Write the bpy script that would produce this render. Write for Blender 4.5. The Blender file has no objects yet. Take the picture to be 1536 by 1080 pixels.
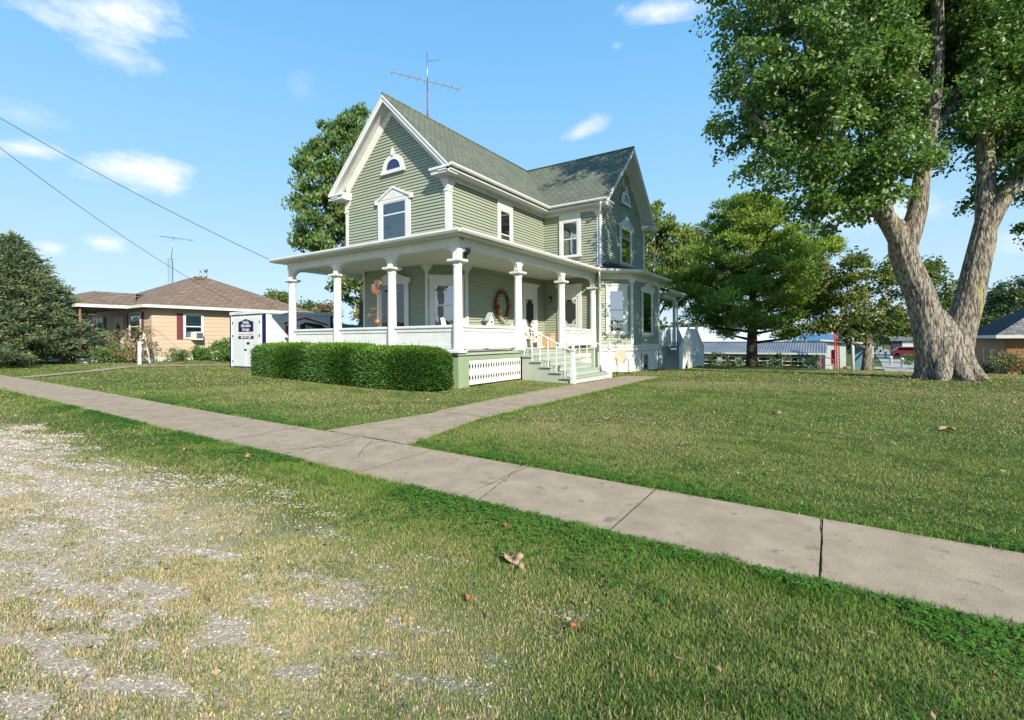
import bpy, math, random
import numpy as np
from mathutils import Vector, Matrix, Euler
random.seed(7); RNG = np.random.default_rng(11)
scene = bpy.context.scene
COL = scene.collection
rad = math.radians

# ------------------------------------------------------------------ camera
cam_d = bpy.data.cameras.new('camera'); cam = bpy.data.objects.new('camera', cam_d); COL.objects.link(cam)
cam_d.sensor_width = 36; cam_d.lens = 730 / 1536 * 36; cam_d.shift_y = -30.5 / 1536
cam_d.clip_start = 0.1; cam_d.clip_end = 3000
cam.matrix_world = Matrix.Translation((0, 0, 1.55)) @ Matrix.Rotation(rad(33.4), 4, 'Z') @ Matrix.Rotation(rad(90), 4, 'X') @ Matrix.Rotation(rad(-0.4), 4, 'Z')
scene.camera = cam
# ------------------------------------------------------------------ light and sky
SUN = Vector((1.62, -1.0, 1.10)).normalized()
sun_d = bpy.data.lights.new('sun', 'SUN'); sun_d.energy = 5.0; sun_d.angle = rad(0.5); sun_d.color = (1, 0.90, 0.74)
sun = bpy.data.objects.new('sun', sun_d); COL.objects.link(sun)
sun.rotation_euler = SUN.to_track_quat('Z', 'Y').to_euler()
scene.view_settings.view_transform = 'Standard'; scene.view_settings.look = 'None'
scene.view_settings.exposure = 0.44; scene.view_settings.gamma = 1
scene.cycles.max_bounces = 6; scene.cycles.transparent_max_bounces = 12
scene.cycles.sample_clamp_indirect = 4
world = bpy.data.worlds.new('World'); scene.world = world; world.use_nodes = True
NT = world.node_tree; NT.nodes.clear()
def wn(t, **k):
    n = NT.nodes.new(t)
    for a, v in k.items(): setattr(n, a, v)
    return n
def wmath(op, a, b=None, c=None, clamp=False):
    n = wn('ShaderNodeMath', operation=op, use_clamp=clamp)
    for i, v in enumerate((a, b, c)):
        if v is None: continue
        if isinstance(v, (int, float)): n.inputs[i].default_value = v
        else: NT.links.new(v, n.inputs[i])
    return n.outputs[0]
def wdot(a, vec):
    n = wn('ShaderNodeVectorMath', operation='DOT_PRODUCT'); NT.links.new(a, n.inputs[0]); n.inputs[1].default_value = vec
    return n.outputs['Value']
sky = wn('ShaderNodeTexSky', sky_type='NISHITA'); sky.sun_disc = False
sky.sun_elevation = math.asin(SUN.z); sky.sun_rotation = math.atan2(SUN.x, SUN.y)
sky.air_density = 1.0; sky.dust_density = 0.6; sky.ozone_density = 1.6; sky.altitude = 200
skyg = wn('ShaderNodeHueSaturation'); skyg.inputs['Saturation'].default_value = 1.0; skyg.inputs['Value'].default_value = 1.0
NT.links.new(sky.outputs[0], skyg.inputs['Color'])
tc = wn('ShaderNodeTexCoord'); DIR = tc.outputs['Generated']
noi = wn('ShaderNodeTexNoise'); noi.inputs['Scale'].default_value = 9; noi.inputs['Detail'].default_value = 9; noi.inputs['Roughness'].default_value = 0.62
mp = wn('ShaderNodeMapping'); mp.inputs['Scale'].default_value = (1, 1, 2.2); NT.links.new(DIR, mp.inputs[0]); NT.links.new(mp.outputs[0], noi.inputs['Vector'])
NF = wmath('SUBTRACT', noi.outputs[0], 0.5)
yaw = rad(33.4)
def cdir(px, py):            # sky direction of a cloud, as bearing and height
    l = (px - 768) / 730; z = (509.5 - py) / 730
    return Vector((l * math.cos(yaw) - math.sin(yaw), l * math.sin(yaw) + math.cos(yaw), z)).normalized()
CLOUDS = [(160, 14, .095, .050, .9, -.05), (178, 78, .050, .022, .55, .1), (232, 95, .02, .016, .3, 0), (212, 250, .078, .030, .95, .03), (50, 220, .045, .016, .75, -.05), (153, 360, .038, .017, .85, 0),
          (78, 367, .022, .014, .7, 0), (995, 20, .085, .028, .8, .0), (876, 196, .052, .015, .6, -.35), (455, 125, .03, .03, .12, 0), (1290, 330, .12, .035, .5, 0), (30, 165, .05, .02, .25, 0),
          (1530, 365, .03, .02, .35, 0), (930, 70, .015, .01, .3, 0)]
tot = None
for px, py, ra, rb, dens, tilt in CLOUDS:
    c = cdir(px, py); u = Vector((0, 0, 1)).cross(c).normalized() * -1; v = u.cross(c) * -1
    if v.z < 0: v = -v
    u2 = u * math.cos(tilt) - v * math.sin(tilt); v2 = u * math.sin(tilt) + v * math.cos(tilt)
    a = wmath('MULTIPLY', wdot(DIR, u2 / ra), wdot(DIR, u2 / ra)); b = wmath('MULTIPLY', wdot(DIR, v2 / rb), wdot(DIR, v2 / rb))
    r = wmath('SQRT', wmath('ADD', a, b))
    f = wmath('SUBTRACT', 1.0, r)
    f = wmath('ADD', f, wmath('MULTIPLY', NF, 3.0))
    f = wmath('MULTIPLY', wmath('SMOOTH_MAX', f, 0.0, 0.15), dens * 1.1)
    f = wmath('MULTIPLY', wmath('MINIMUM', f, dens), wmath('GREATER_THAN', wdot(DIR, c), 0.5))
    tot = f if tot is None else wmath('MAXIMUM', tot, f)
sepd = wn('ShaderNodeSeparateXYZ'); NT.links.new(DIR, sepd.inputs[0])
ramp = wn('ShaderNodeValToRGB'); NT.links.new(sepd.outputs[2], ramp.inputs[0]); el = ramp.color_ramp.elements
el[0].position = 0.0; el[0].color = (.62, .81, .97, 1); el[1].position = .75; el[1].color = (.12, .40, .82, 1)
for p_, c_ in ((.12, (.52, .76, .98)), (.30, (.33, .66, .98)), (.5, (.21, .54, .95))):
    e_ = ramp.color_ramp.elements.new(p_); e_.color = (*c_, 1)
rsc = wn('ShaderNodeVectorMath', operation='SCALE'); NT.links.new(ramp.outputs[0], rsc.inputs[0]); rsc.inputs['Scale'].default_value = 7.1
air = wn('ShaderNodeMix', data_type='RGBA'); air.inputs['Factor'].default_value = .88; NT.links.new(skyg.outputs[0], air.inputs[6]); NT.links.new(rsc.outputs[0], air.inputs[7])
cm = wn('ShaderNodeMix', data_type='RGBA'); NT.links.new(tot, cm.inputs['Factor']); NT.links.new(air.outputs[2], cm.inputs[6]); cm.inputs[7].default_value = (7.0, 7.2, 7.5, 1)
SKYCOL = cm
bg = wn('ShaderNodeBackground'); bg.inputs['Strength'].default_value = 0.115
out = wn('ShaderNodeOutputWorld'); NT.links.new(cm.outputs[2], bg.inputs[0]); NT.links.new(bg.outputs[0], out.inputs[0])

# ------------------------------------------------------------------ helpers
ORG = {}
def origin_of(o):
    while o.parent: o = o.parent
    return ORG.get(o.name, Vector((0, 0, 0)))
def tag(o, label=None, cat=None, group=None, kind=None):
    if label: o['label'] = label
    if cat: o['category'] = cat
    if group: o['group'] = group
    if kind: o['kind'] = kind
    return o
def thing(name, label, cat, loc, group=None):
    o = bpy.data.objects.new(name, None); COL.objects.link(o); o.location = loc; o.empty_display_size = .3
    ORG[o.name] = Vector(loc); return tag(o, label, cat, group)
def link_mesh(me, name, mat, parent=None, loc=None, smooth=False):
    o = bpy.data.objects.new(name, me); COL.objects.link(o)
    if mat: me.materials.append(mat)
    if parent: o.parent = parent
    elif loc is not None: o.location = loc; ORG[o.name] = Vector(loc)
    return o
class MB:
    def __init__(s): s.v = []; s.f = []; s.M = None; s.sm = []
    def P(s, p):
        s.v.append(s.M(p) if s.M else Vector(p)); return len(s.v) - 1
    def face(s, pts, smooth=False):
        s.f.append([s.P(p) for p in pts]); s.sm.append(smooth)
    def box(s, x0, x1, y0, y1, z0, z1):
        if x0 > x1: x0, x1 = x1, x0
        if y0 > y1: y0, y1 = y1, y0
        i = [s.P((x, y, z)) for z in (z0, z1) for y in (y0, y1) for x in (x0, x1)]
        for q in ((0, 2, 3, 1), (4, 5, 7, 6), (0, 1, 5, 4), (2, 6, 7, 3), (0, 4, 6, 2), (1, 3, 7, 5)):
            s.f.append([i[k] for k in q]); s.sm.append(False)
        return s
    def prism(s, pts, axis, a0, a1):
        # pts 2-D polygon, extruded along axis: 'x' -> (a,p,q), 'y' -> (p,a,q), 'z' -> (p,q,a)
        def mk(p, a): return {'x': (a, p[0], p[1]), 'y': (p[0], a, p[1]), 'z': (p[0], p[1], a)}[axis]
        lo = [s.P(mk(p, a0)) for p in pts]; hi = [s.P(mk(p, a1)) for p in pts]; n = len(pts)
        s.f.append(lo[::-1]); s.f.append(hi); s.sm += [False, False]
        for k in range(n):
            s.f.append([lo[k], lo[(k + 1) % n], hi[(k + 1) % n], hi[k]]); s.sm.append(False)
        return s
    def slab(s, pts, t):
        # polygon of 3-D points thickened downward by t
        hi = [s.P(p) for p in pts]; lo = [s.P((p[0], p[1], p[2] - t)) for p in pts]; n = len(pts)
        s.f.append(hi); s.f.append(lo[::-1]); s.sm += [False, False]
        for k in range(n):
            s.f.append([lo[k], lo[(k + 1) % n], hi[(k + 1) % n], hi[k]]); s.sm.append(False)
        return s
    def bar(s, a, b, w, h=None):
        h = h or w; a = Vector(a); b = Vector(b); d = (b - a).normalized()
        up = Vector((0, 0, 1)) if abs(d.z) < .95 else Vector((0, 1, 0))
        r = d.cross(up).normalized() * (w / 2); u = r.cross(d).normalized() * (h / 2)
        i = [s.P(p + sx * r + sy * u) for p in (a, b) for sx, sy in ((-1, -1), (1, -1), (1, 1), (-1, 1))]
        for q in ((3, 2, 1, 0), (4, 5, 6, 7), (0, 1, 5, 4), (1, 2, 6, 5), (2, 3, 7, 6), (3, 0, 4, 7)):
            s.f.append([i[k] for k in q]); s.sm.append(False)
        return s
    def tube(s, path, radii, n=10, cap=True, ridge=0, rfreq=9, seed=0):
        path = [Vector(p) for p in path]
        if isinstance(radii, (int, float)): radii = [radii] * len(path)
        rings = []; ref = None
        for k, p in enumerate(path):
            d = (path[min(k + 1, len(path) - 1)] - path[max(k - 1, 0)]).normalized()
            if ref is None: ref = d.orthogonal().normalized()
            ref = (ref - d * ref.dot(d)).normalized(); w = d.cross(ref)
            ring = []
            for j in range(n):
                a = 2 * math.pi * j / n; rr = radii[k]
                if ridge:
                    rr += ridge * (math.sin(a * rfreq + seed + 1.5 * math.sin(p.z * 1.7 + a * 2)) + .7 * math.sin(a * (rfreq * 2 + 3) + p.z * 2.1 + seed))
                ring.append(s.P(p + (ref * math.cos(a) + w * math.sin(a)) * rr))
            rings.append(ring)
        for k in range(len(rings) - 1):
            for j in range(n):
                s.f.append([rings[k][j], rings[k][(j + 1) % n], rings[k + 1][(j + 1) % n], rings[k + 1][j]]); s.sm.append(True)
        if cap:
            s.f.append(rings[0][::-1]); s.f.append(rings[-1]); s.sm += [False, False]
        return s
    def lathe(s, c, prof, n=20):
        rings = []
        for r, z in prof:
            rings.append([s.P((c[0] + r * math.cos(2 * math.pi * j / n), c[1] + r * math.sin(2 * math.pi * j / n), c[2] + z)) for j in range(n)])
        for k in range(len(rings) - 1):
            for j in range(n):
                s.f.append([rings[k][j], rings[k][(j + 1) % n], rings[k + 1][(j + 1) % n], rings[k + 1][j]]); s.sm.append(True)
        s.f.append(rings[0][::-1]); s.f.append(rings[-1]); s.sm += [False, False]
        return s
    def build(s, name, mat, parent=None, loc=None, bevel=0, solid=0):
        org = origin_of(parent) if parent else (Vector(loc) if loc is not None else Vector((0, 0, 0)))
        me = bpy.data.meshes.new(name); me.from_pydata([tuple(v - org) for v in s.v], [], s.f); me.update()
        me.polygons.foreach_set('use_smooth', s.sm)
        o = link_mesh(me, name, mat, parent, loc)
        if solid:
            m = o.modifiers.new('solid', 'SOLIDIFY'); m.thickness = solid; m.offset = 0
        if bevel:
            m = o.modifiers.new('bevel', 'BEVEL'); m.width = bevel; m.segments = 2; m.limit_method = 'ANGLE'; m.angle_limit = rad(40)
        return o
def frame(o, u, w):
    o = Vector(o); u = Vector(u).normalized(); w = Vector(w).normalized(); z = Vector((0, 0, 1))
    return lambda p: o + u * p[0] + w * p[2] + z * p[1]     # local = (along, up, outward)
def FB(fr):
    m = MB(); m.M = fr; return m

# ------------------------------------------------------------------ materials
def nodes(m):
    m.use_nodes = True; nt = m.node_tree; nt.nodes.clear(); return nt
def material(name, c1, c2=None, scale=3., rough=.6, bump=0, bscale=40., spec=.3, metal=0, detail=4, fac=(.35, .65), stretch=(1, 1, 1), stain=None):
    m = bpy.data.materials.new(name); nt = nodes(m); L = nt.links.new
    o = nt.nodes.new('ShaderNodeOutputMaterial'); b = nt.nodes.new('ShaderNodeBsdfPrincipled'); L(b.outputs[0], o.inputs[0])
    b.inputs['Roughness'].default_value = rough; b.inputs['Specular IOR Level'].default_value = spec; b.inputs['Metallic'].default_value = metal
    b.inputs['Base Color'].default_value = (*c1, 1)
    g = nt.nodes.new('ShaderNodeNewGeometry'); mp = nt.nodes.new('ShaderNodeMapping'); mp.inputs['Scale'].default_value = stretch; L(g.outputs['Position'], mp.inputs[0])
    if c2:
        n = nt.nodes.new('ShaderNodeTexNoise'); n.inputs['Scale'].default_value = scale; n.inputs['Detail'].default_value = detail; n.inputs['Roughness'].default_value = .65
        L(mp.outputs[0], n.inputs['Vector'])
        r = nt.nodes.new('ShaderNodeMapRange'); r.inputs[1].default_value = fac[0]; r.inputs[2].default_value = fac[1]; L(n.outputs[0], r.inputs[0])
        x = nt.nodes.new('ShaderNodeMix'); x.data_type = 'RGBA'; x.inputs[6].default_value = (*c1, 1); x.inputs[7].default_value = (*c2, 1)
        L(r.outputs[0], x.inputs['Factor']); colr = x.outputs[2]
        if stain:
            n2 = nt.nodes.new('ShaderNodeTexNoise'); n2.inputs['Scale'].default_value = stain[1]; n2.inputs['Detail'].default_value = 8; n2.inputs['Roughness'].default_value = .7; L(mp.outputs[0], n2.inputs['Vector'])
            r2 = nt.nodes.new('ShaderNodeMapRange'); r2.inputs[1].default_value = stain[2]; r2.inputs[2].default_value = stain[2] + .06; L(n2.outputs[0], r2.inputs[0])
            x2 = nt.nodes.new('ShaderNodeMix'); x2.data_type = 'RGBA'; L(colr, x2.inputs[6]); x2.inputs[7].default_value = (*stain[0], 1); L(r2.outputs[0], x2.inputs['Factor']); colr = x2.outputs[2]
        L(colr, b.inputs['Base Color'])
    if bump:
        n = nt.nodes.new('ShaderNodeTexNoise'); n.inputs['Scale'].default_value = bscale; n.inputs['Detail'].default_value = 5; L(mp.outputs[0], n.inputs['Vector'])
        q = nt.nodes.new('ShaderNodeBump'); q.inputs['Strength'].default_value = bump; q.inputs['Distance'].default_value = .02; L(n.outputs[0], q.inputs['Height']); L(q.outputs[0], b.inputs['Normal'])
    return m
def shingle(name, axis, c1, c2, w=.3, h=.14):
    m = bpy.data.materials.new(name); nt = nodes(m); L = nt.links.new
    o = nt.nodes.new('ShaderNodeOutputMaterial'); b = nt.nodes.new('ShaderNodeBsdfPrincipled'); L(b.outputs[0], o.inputs[0]); b.inputs['Roughness'].default_value = .9; b.inputs['Specular IOR Level'].default_value = .15
    g = nt.nodes.new('ShaderNodeNewGeometry'); s = nt.nodes.new('ShaderNodeSeparateXYZ'); L(g.outputs['Position'], s.inputs[0])
    c = nt.nodes.new('ShaderNodeCombineXYZ'); L(s.outputs[1 if axis == 'y' else 0], c.inputs[0]); L(s.outputs[2], c.inputs[1])
    br = nt.nodes.new('ShaderNodeTexBrick'); br.inputs['Scale'].default_value = 1; br.inputs['Brick Width'].default_value = w; br.inputs['Row Height'].default_value = h
    br.inputs['Mortar Size'].default_value = .012; br.inputs['Mortar Smooth'].default_value = .2
    br.inputs['Color1'].default_value = (*c1, 1); br.inputs['Color2'].default_value = (*c2, 1); br.inputs['Mortar'].default_value = (*[k * .35 for k in c1], 1); br.inputs['Bias'].default_value = 0
    L(c.outputs[0], br.inputs['Vector'])
    n = nt.nodes.new('ShaderNodeTexNoise'); n.inputs['Scale'].default_value = 1.3; n.inputs['Detail'].default_value = 8; n.inputs['Roughness'].default_value = .75; L(g.outputs['Position'], n.inputs['Vector'])
    r = nt.nodes.new('ShaderNodeMapRange'); r.inputs[1].default_value = .3; r.inputs[2].default_value = .7; r.inputs[3].default_value = .82; r.inputs[4].default_value = 1.16; L(n.outputs[0], r.inputs[0])
    x = nt.nodes.new('ShaderNodeVectorMath'); x.operation = 'SCALE'; L(br.outputs[0], x.inputs[0]); L(r.outputs[0], x.inputs['Scale']); L(x.outputs[0], b.inputs['Base Color'])
    q = nt.nodes.new('ShaderNodeBump'); q.invert = True; q.inputs['Strength'].default_value = .7; q.inputs['Distance'].default_value = .02; L(br.outputs['Fac'], q.inputs['Height']); L(q.outputs[0], b.inputs['Normal'])
    return m
def attr_material(name, rough=.6, trans=.35, spec=.3, tint=(1.5, 1.7, .7)):
    m = bpy.data.materials.new(name); nt = nodes(m); L = nt.links.new
    o = nt.nodes.new('ShaderNodeOutputMaterial'); b = nt.nodes.new('ShaderNodeBsdfPrincipled'); b.inputs['Roughness'].default_value = rough; b.inputs['Specular IOR Level'].default_value = spec
    a = nt.nodes.new('ShaderNodeAttribute'); a.attribute_name = 'col'
    L(a.outputs['Color'], b.inputs['Base Color'])
    if trans:
        t = nt.nodes.new('ShaderNodeBsdfTranslucent'); x = nt.nodes.new('ShaderNodeMix'); x.data_type = 'RGBA'; x.blend_type = 'MULTIPLY'; x.inputs['Factor'].default_value = 1
        L(a.outputs['Color'], x.inputs[6]); x.inputs[7].default_value = (*tint, 1); L(x.outputs[2], t.inputs[0])
        s = nt.nodes.new('ShaderNodeMixShader'); s.inputs[0].default_value = trans; L(b.outputs[0], s.inputs[1]); L(t.outputs[0], s.inputs[2]); L(s.outputs[0], o.inputs[0])
    else: L(b.outputs[0], o.inputs[0])
    return m
def glass_material(name, fac=.4, tint=(.9, .95, 1)):
    m = bpy.data.materials.new(name); nt = nodes(m); L = nt.links.new
    o = nt.nodes.new('ShaderNodeOutputMaterial'); t = nt.nodes.new('ShaderNodeBsdfTransparent'); g = nt.nodes.new('ShaderNodeBsdfGlossy'); g.inputs['Roughness'].default_value = .03
    t.inputs[0].default_value = (*tint, 1); f = nt.nodes.new('ShaderNodeFresnel'); f.inputs[0].default_value = 1.5
    a = nt.nodes.new('ShaderNodeMath'); a.operation = 'ADD'; a.use_clamp = True; a.inputs[1].default_value = fac; L(f.outputs[0], a.inputs[0])
    n = nt.nodes.new('ShaderNodeTexNoise'); n.inputs['Scale'].default_value = 1.5; ge = nt.nodes.new('ShaderNodeNewGeometry'); L(ge.outputs['Position'], n.inputs['Vector'])
    q = nt.nodes.new('ShaderNodeBump'); q.inputs['Strength'].default_value = .15; q.inputs['Distance'].default_value = .05; L(n.outputs[0], q.inputs['Height']); L(q.outputs[0], g.inputs['Normal'])
    s = nt.nodes.new('ShaderNodeMixShader'); L(a.outputs[0], s.inputs[0]); L(t.outputs[0], s.inputs[1]); L(g.outputs[0], s.inputs[2]); L(s.outputs[0], o.inputs[0])
    return m
M = {}
M['white'] = material('white_paint', (.74, .745, .73), (.66, .665, .65), 2.5, .5, .08, 30, stain=((.50, .49, .44), 6, .66))
M['siding'] = material('sage_siding_paint', (.355, .395, .305), (.30, .34, .255), 1.3, .55, .1, 25, stretch=(.4, .4, 6.5), stain=((.43, .44, .36), 3, .66))
M['trimgreen'] = material('light_green_trim_paint', (.29, .37, .235), (.26, .335, .21), 2, .55, .05)
M['stepgreen'] = material('grey_green_step_paint', (.36, .41, .34), (.42, .46, .40), 4, .6, .1, stain=((.52, .52, .46), 6, .64))
M['ceiling'] = material('porch_ceiling_paint', (.62, .62, .54), (.56, .56, .50), 1, .6)
M['shing_x'] = shingle('green_shingles_side', 'y', (.135, .158, .120), (.18, .20, .155))
M['shing_y'] = shingle('green_shingles_front', 'x', (.135, .158, .120), (.18, .20, .155))
M['shing_dark'] = shingle('dark_bay_shingles', 'y', (.05, .055, .06), (.07, .075, .075))
M['brn_x'] = shingle('brown_shingles_side', 'y', (.22, .16, .12), (.29, .215, .165), .4, .11)
M['brn_y'] = shingle('brown_shingles_front', 'x', (.22, .16, .12), (.29, .215, .165), .4, .11)
M['grey_x'] = shingle('grey_shingles_side', 'y', (.05, .05, .055), (.08, .08, .085), .4, .16)
M['grey_y'] = shingle('grey_shingles_front', 'x', (.16, .16, .16), (.26, .26, .25), .4, .16)
M['stone'] = material('whitewashed_stone', (.74, .74, .70), (.62, .62, .58), 5, .8, .5, 14, stain=((.38, .30, .24), 3.2, .64))
M['glass'] = glass_material('window_glass', .22)
M['glass_dark'] = glass_material('dark_window_glass', .10, (.55, .6, .65))
M['glass_bright'] = glass_material('mirror_bright_glass', .45, (.7, .75, .8))
M['blue_glass'] = material('deep_blue_glass', (.02, .03, .12), None, rough=.08, spec=.8)
M['dark'] = material('dark_interior', (.012, .013, .014), None, rough=.9)
M['curtain'] = material('pale_curtain', (.52, .54, .50), (.36, .40, .40), 16, .9, stretch=(1, 1, .05))
M['shade'] = material('roller_blind', (.30, .36, .38), (.36, .42, .42), 2, .9)
M['lace'] = material('lace_curtain', (.55, .55, .60), (.22, .24, .34), 30, .9)
M['screen'] = material('door_screen', (.035, .038, .036), None, rough=.8)
M['concrete'] = material('sidewalk_concrete', (.345, .265, .185), (.45, .35, .25), 3.4, .9, .4, 150, .2, detail=12, stain=((.27, .205, .14), 5.5, .585))
M['metal'] = material('galvanised_metal', (.45, .46, .48), (.3, .3, .3), 20, .4, metal=.8)
M['rust'] = material('rusty_metal', (.22, .07, .04), (.35, .2, .14), 12, .7, metal=.2)
M['black'] = material('black_metal', (.015, .015, .017), None, rough=.4)
M['copper'] = material('copper_sheet', (.50, .17, .09), (.34, .20, .12), 14, .45, metal=.4)
M['bark'] = material('grey_bark', (.36, .32, .265), (.085, .07, .055), 15, .95, 1., 16, .1, detail=7, fac=(.44, .56), stretch=(1.5, 1.5, .22), stain=((.33, .31, .13), 2.4, .60))
[setattr(n_.inputs['Distance'], 'default_value', .06) for n_ in M['bark'].node_tree.nodes if n_.type == 'BUMP']
M['bark_dark'] = material('dark_bark', (.075, .06, .045), (.12, .10, .08), 5, .95, .8, 14, .1, stretch=(1, 1, .3))
M['leaf'] = attr_material('leaf_surface', .42, .28, .45)
M['leaf_dull'] = attr_material('needle_surface', .7, .15, .2)
M['blade'] = attr_material('grass_blade', .7, .25, .15, (1.2, 1.25, .8))
M['pebble'] = attr_material('limestone_chip', .9, 0, .2)

# ------------------------------------------------------------------ terrain
CP = [(6, 4, -.05), (0, 4, 0), (-6, 4.5, .1), (-14, 4.2, .17), (-27, 4.5, .3), (-45, 4, .45), (0, 0, 0), (-6, 1, .0), (-12, 1, .1), (4, 0, -.05), (0, -6, -.05), (-20, -3, .1), (20, 0, -.1),
      (-9, 10.8, .17), (-9, 14, .2), (-7, 14, .09), (-7, 17.3, .06), (-5.4, 17.9, .15), (-6, 10, .11), (-11.9, 9.5, .14), (-17.4, 9.5, .31), (-7.6, 22.6, .03), (-7, 26, -.05), (-6.5, 28, -.14), (-6, 30, -.12), (-15, 20, .2),
      (3.05, 21.2, .16), (.5, 12, .12), (6, 14, .1), (8, 22, .1), (-4.7, 37.6, -.5), (1.7, 37.1, -.55), (7, 36, -.5), (-2, 31, -.2), (-5, 49, -1.9), (5, 50, -1.7), (5, 60, -2), (9, 43, -.9), (16, 30, -.2),
      (-21, 11.6, .36), (-30, 11, .5), (-30, 16, .5), (-33, 7, .5), (-45, 12, .55), (-25, 8, .36), (-24, 22, .3), (-25, 40, .0), (-60, 30, .5), (-60, 0, .4), (-20, 60, -1.8), (20, 60, -1.6), (30, 40, -.6), (40, 10, 0), (30, -20, 0), (-40, -30, .2)]
cp = np.array(CP, float)
def _U(r2): return np.where(r2 > 1e-9, r2 * np.log(np.maximum(r2, 1e-9)) * .5, 0)
def _tps():
    n = len(cp); d2 = ((cp[:, None, :2] - cp[None, :, :2]) ** 2).sum(2)
    K = _U(d2) + np.eye(n) * 6.0; Pm = np.hstack([np.ones((n, 1)), cp[:, :2]])
    A = np.zeros((n + 3, n + 3)); A[:n, :n] = K; A[:n, n:] = Pm; A[n:, :n] = Pm.T
    return np.linalg.solve(A, np.concatenate([cp[:, 2], [0, 0, 0]]))
TW = _tps()
def gzn(x, y):
    x = np.asarray(x, float); y = np.asarray(y, float); shp = x.shape; x = x.ravel(); y = y.ravel(); outv = np.empty(len(x))
    for a in range(0, len(x), 50000):
        xs, ys = x[a:a + 50000], y[a:a + 50000]
        d2 = (xs[:, None] - cp[None, :, 0]) ** 2 + (ys[:, None] - cp[None, :, 1]) ** 2
        outv[a:a + 50000] = _U(d2) @ TW[:-3] + TW[-3] + TW[-2] * xs + TW[-1] * ys
    r = np.hypot(x + 5, y - 20); far = np.clip((r - 38) / 30, 0, 1); far = far * far * (3 - 2 * far)
    tgt = np.where(y > 25, -2.0, np.where(y > 0, -2.0 * np.clip(y / 25, 0, 1), 0)) * np.clip((x + 60) / 40, 0, 1)
    return (outv * (1 - far) + tgt * far).reshape(shp)
def gz(x, y): return float(gzn(np.array([x]), np.array([y]))[0])
# deterministic value noise, shared by the scattered plants
LAT = RNG.random((256, 256))
def vnoise(x, y, s):
    x = x / s; y = y / s; xi = np.floor(x).astype(int); yi = np.floor(y).astype(int); fx = x - xi; fy = y - yi
    fx = fx * fx * (3 - 2 * fx); fy = fy * fy * (3 - 2 * fy)
    g = lambda a, b: LAT[a % 256, b % 256]
    return (g(xi, yi) * (1 - fx) + g(xi + 1, yi) * fx) * (1 - fy) + (g(xi, yi + 1) * (1 - fx) + g(xi + 1, yi + 1) * fx) * fy
def fbm(x, y, s): return (vnoise(x, y, s) + .5 * vnoise(x + 31, y + 17, s / 2.1) + .25 * vnoise(x + 5, y + 91, s / 4.3) + .125 * vnoise(x + 55, y + 9, s / 8.7)) / 1.875
def raw_mesh(name, V, F, mat, cols=None, parent=None, loc=None, k=3, smooth=False):
    org = origin_of(parent) if parent else (Vector(loc) if loc is not None else Vector((0, 0, 0)))
    V = V - np.array(org); me = bpy.data.meshes.new(name); nf = len(F)
    me.vertices.add(len(V)); me.vertices.foreach_set('co', V.astype(np.float32).ravel())
    me.loops.add(nf * k); me.loops.foreach_set('vertex_index', F.astype(np.int32).ravel())
    me.polygons.add(nf); me.polygons.foreach_set('loop_start', (np.arange(nf) * k).astype(np.int32)); 
    me.polygons.foreach_set('use_smooth', np.full(nf, smooth))
    me.update(calc_edges=True)
    if cols is not None:
        a = me.attributes.new('col', 'FLOAT_COLOR', 'FACE'); c4 = np.ones((nf, 4), np.float32); c4[:, :3] = cols; a.data.foreach_set('color', c4.ravel())
    return link_mesh(me, name, mat, parent, loc)
def axis_lines(lo, hi, step, far):
    a = list(np.arange(lo, hi + 1e-6, step)); s = step; p = hi
    while p < far: s *= 1.35; p += s; a.append(p)
    s = step; p = lo; b = []
    while p > -far: s *= 1.35; p -= s; b.append(p)
    return np.array(b[::-1] + a)
gx = axis_lines(-50, 30, .7, 1400); gy = axis_lines(-10, 70, .7, 1400)
XX, YY = np.meshgrid(gx, gy); ZZ = gzn(XX, YY)
V = np.stack([XX.ravel(), YY.ravel(), ZZ.ravel()], 1); nx, ny = len(gx), len(gy)
ii, jj = np.meshgrid(np.arange(nx - 1), np.arange(ny - 1)); a = (jj * nx + ii).ravel()
F = np.stack([a, a + 1, a + nx + 1, a + nx], 1)
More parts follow.
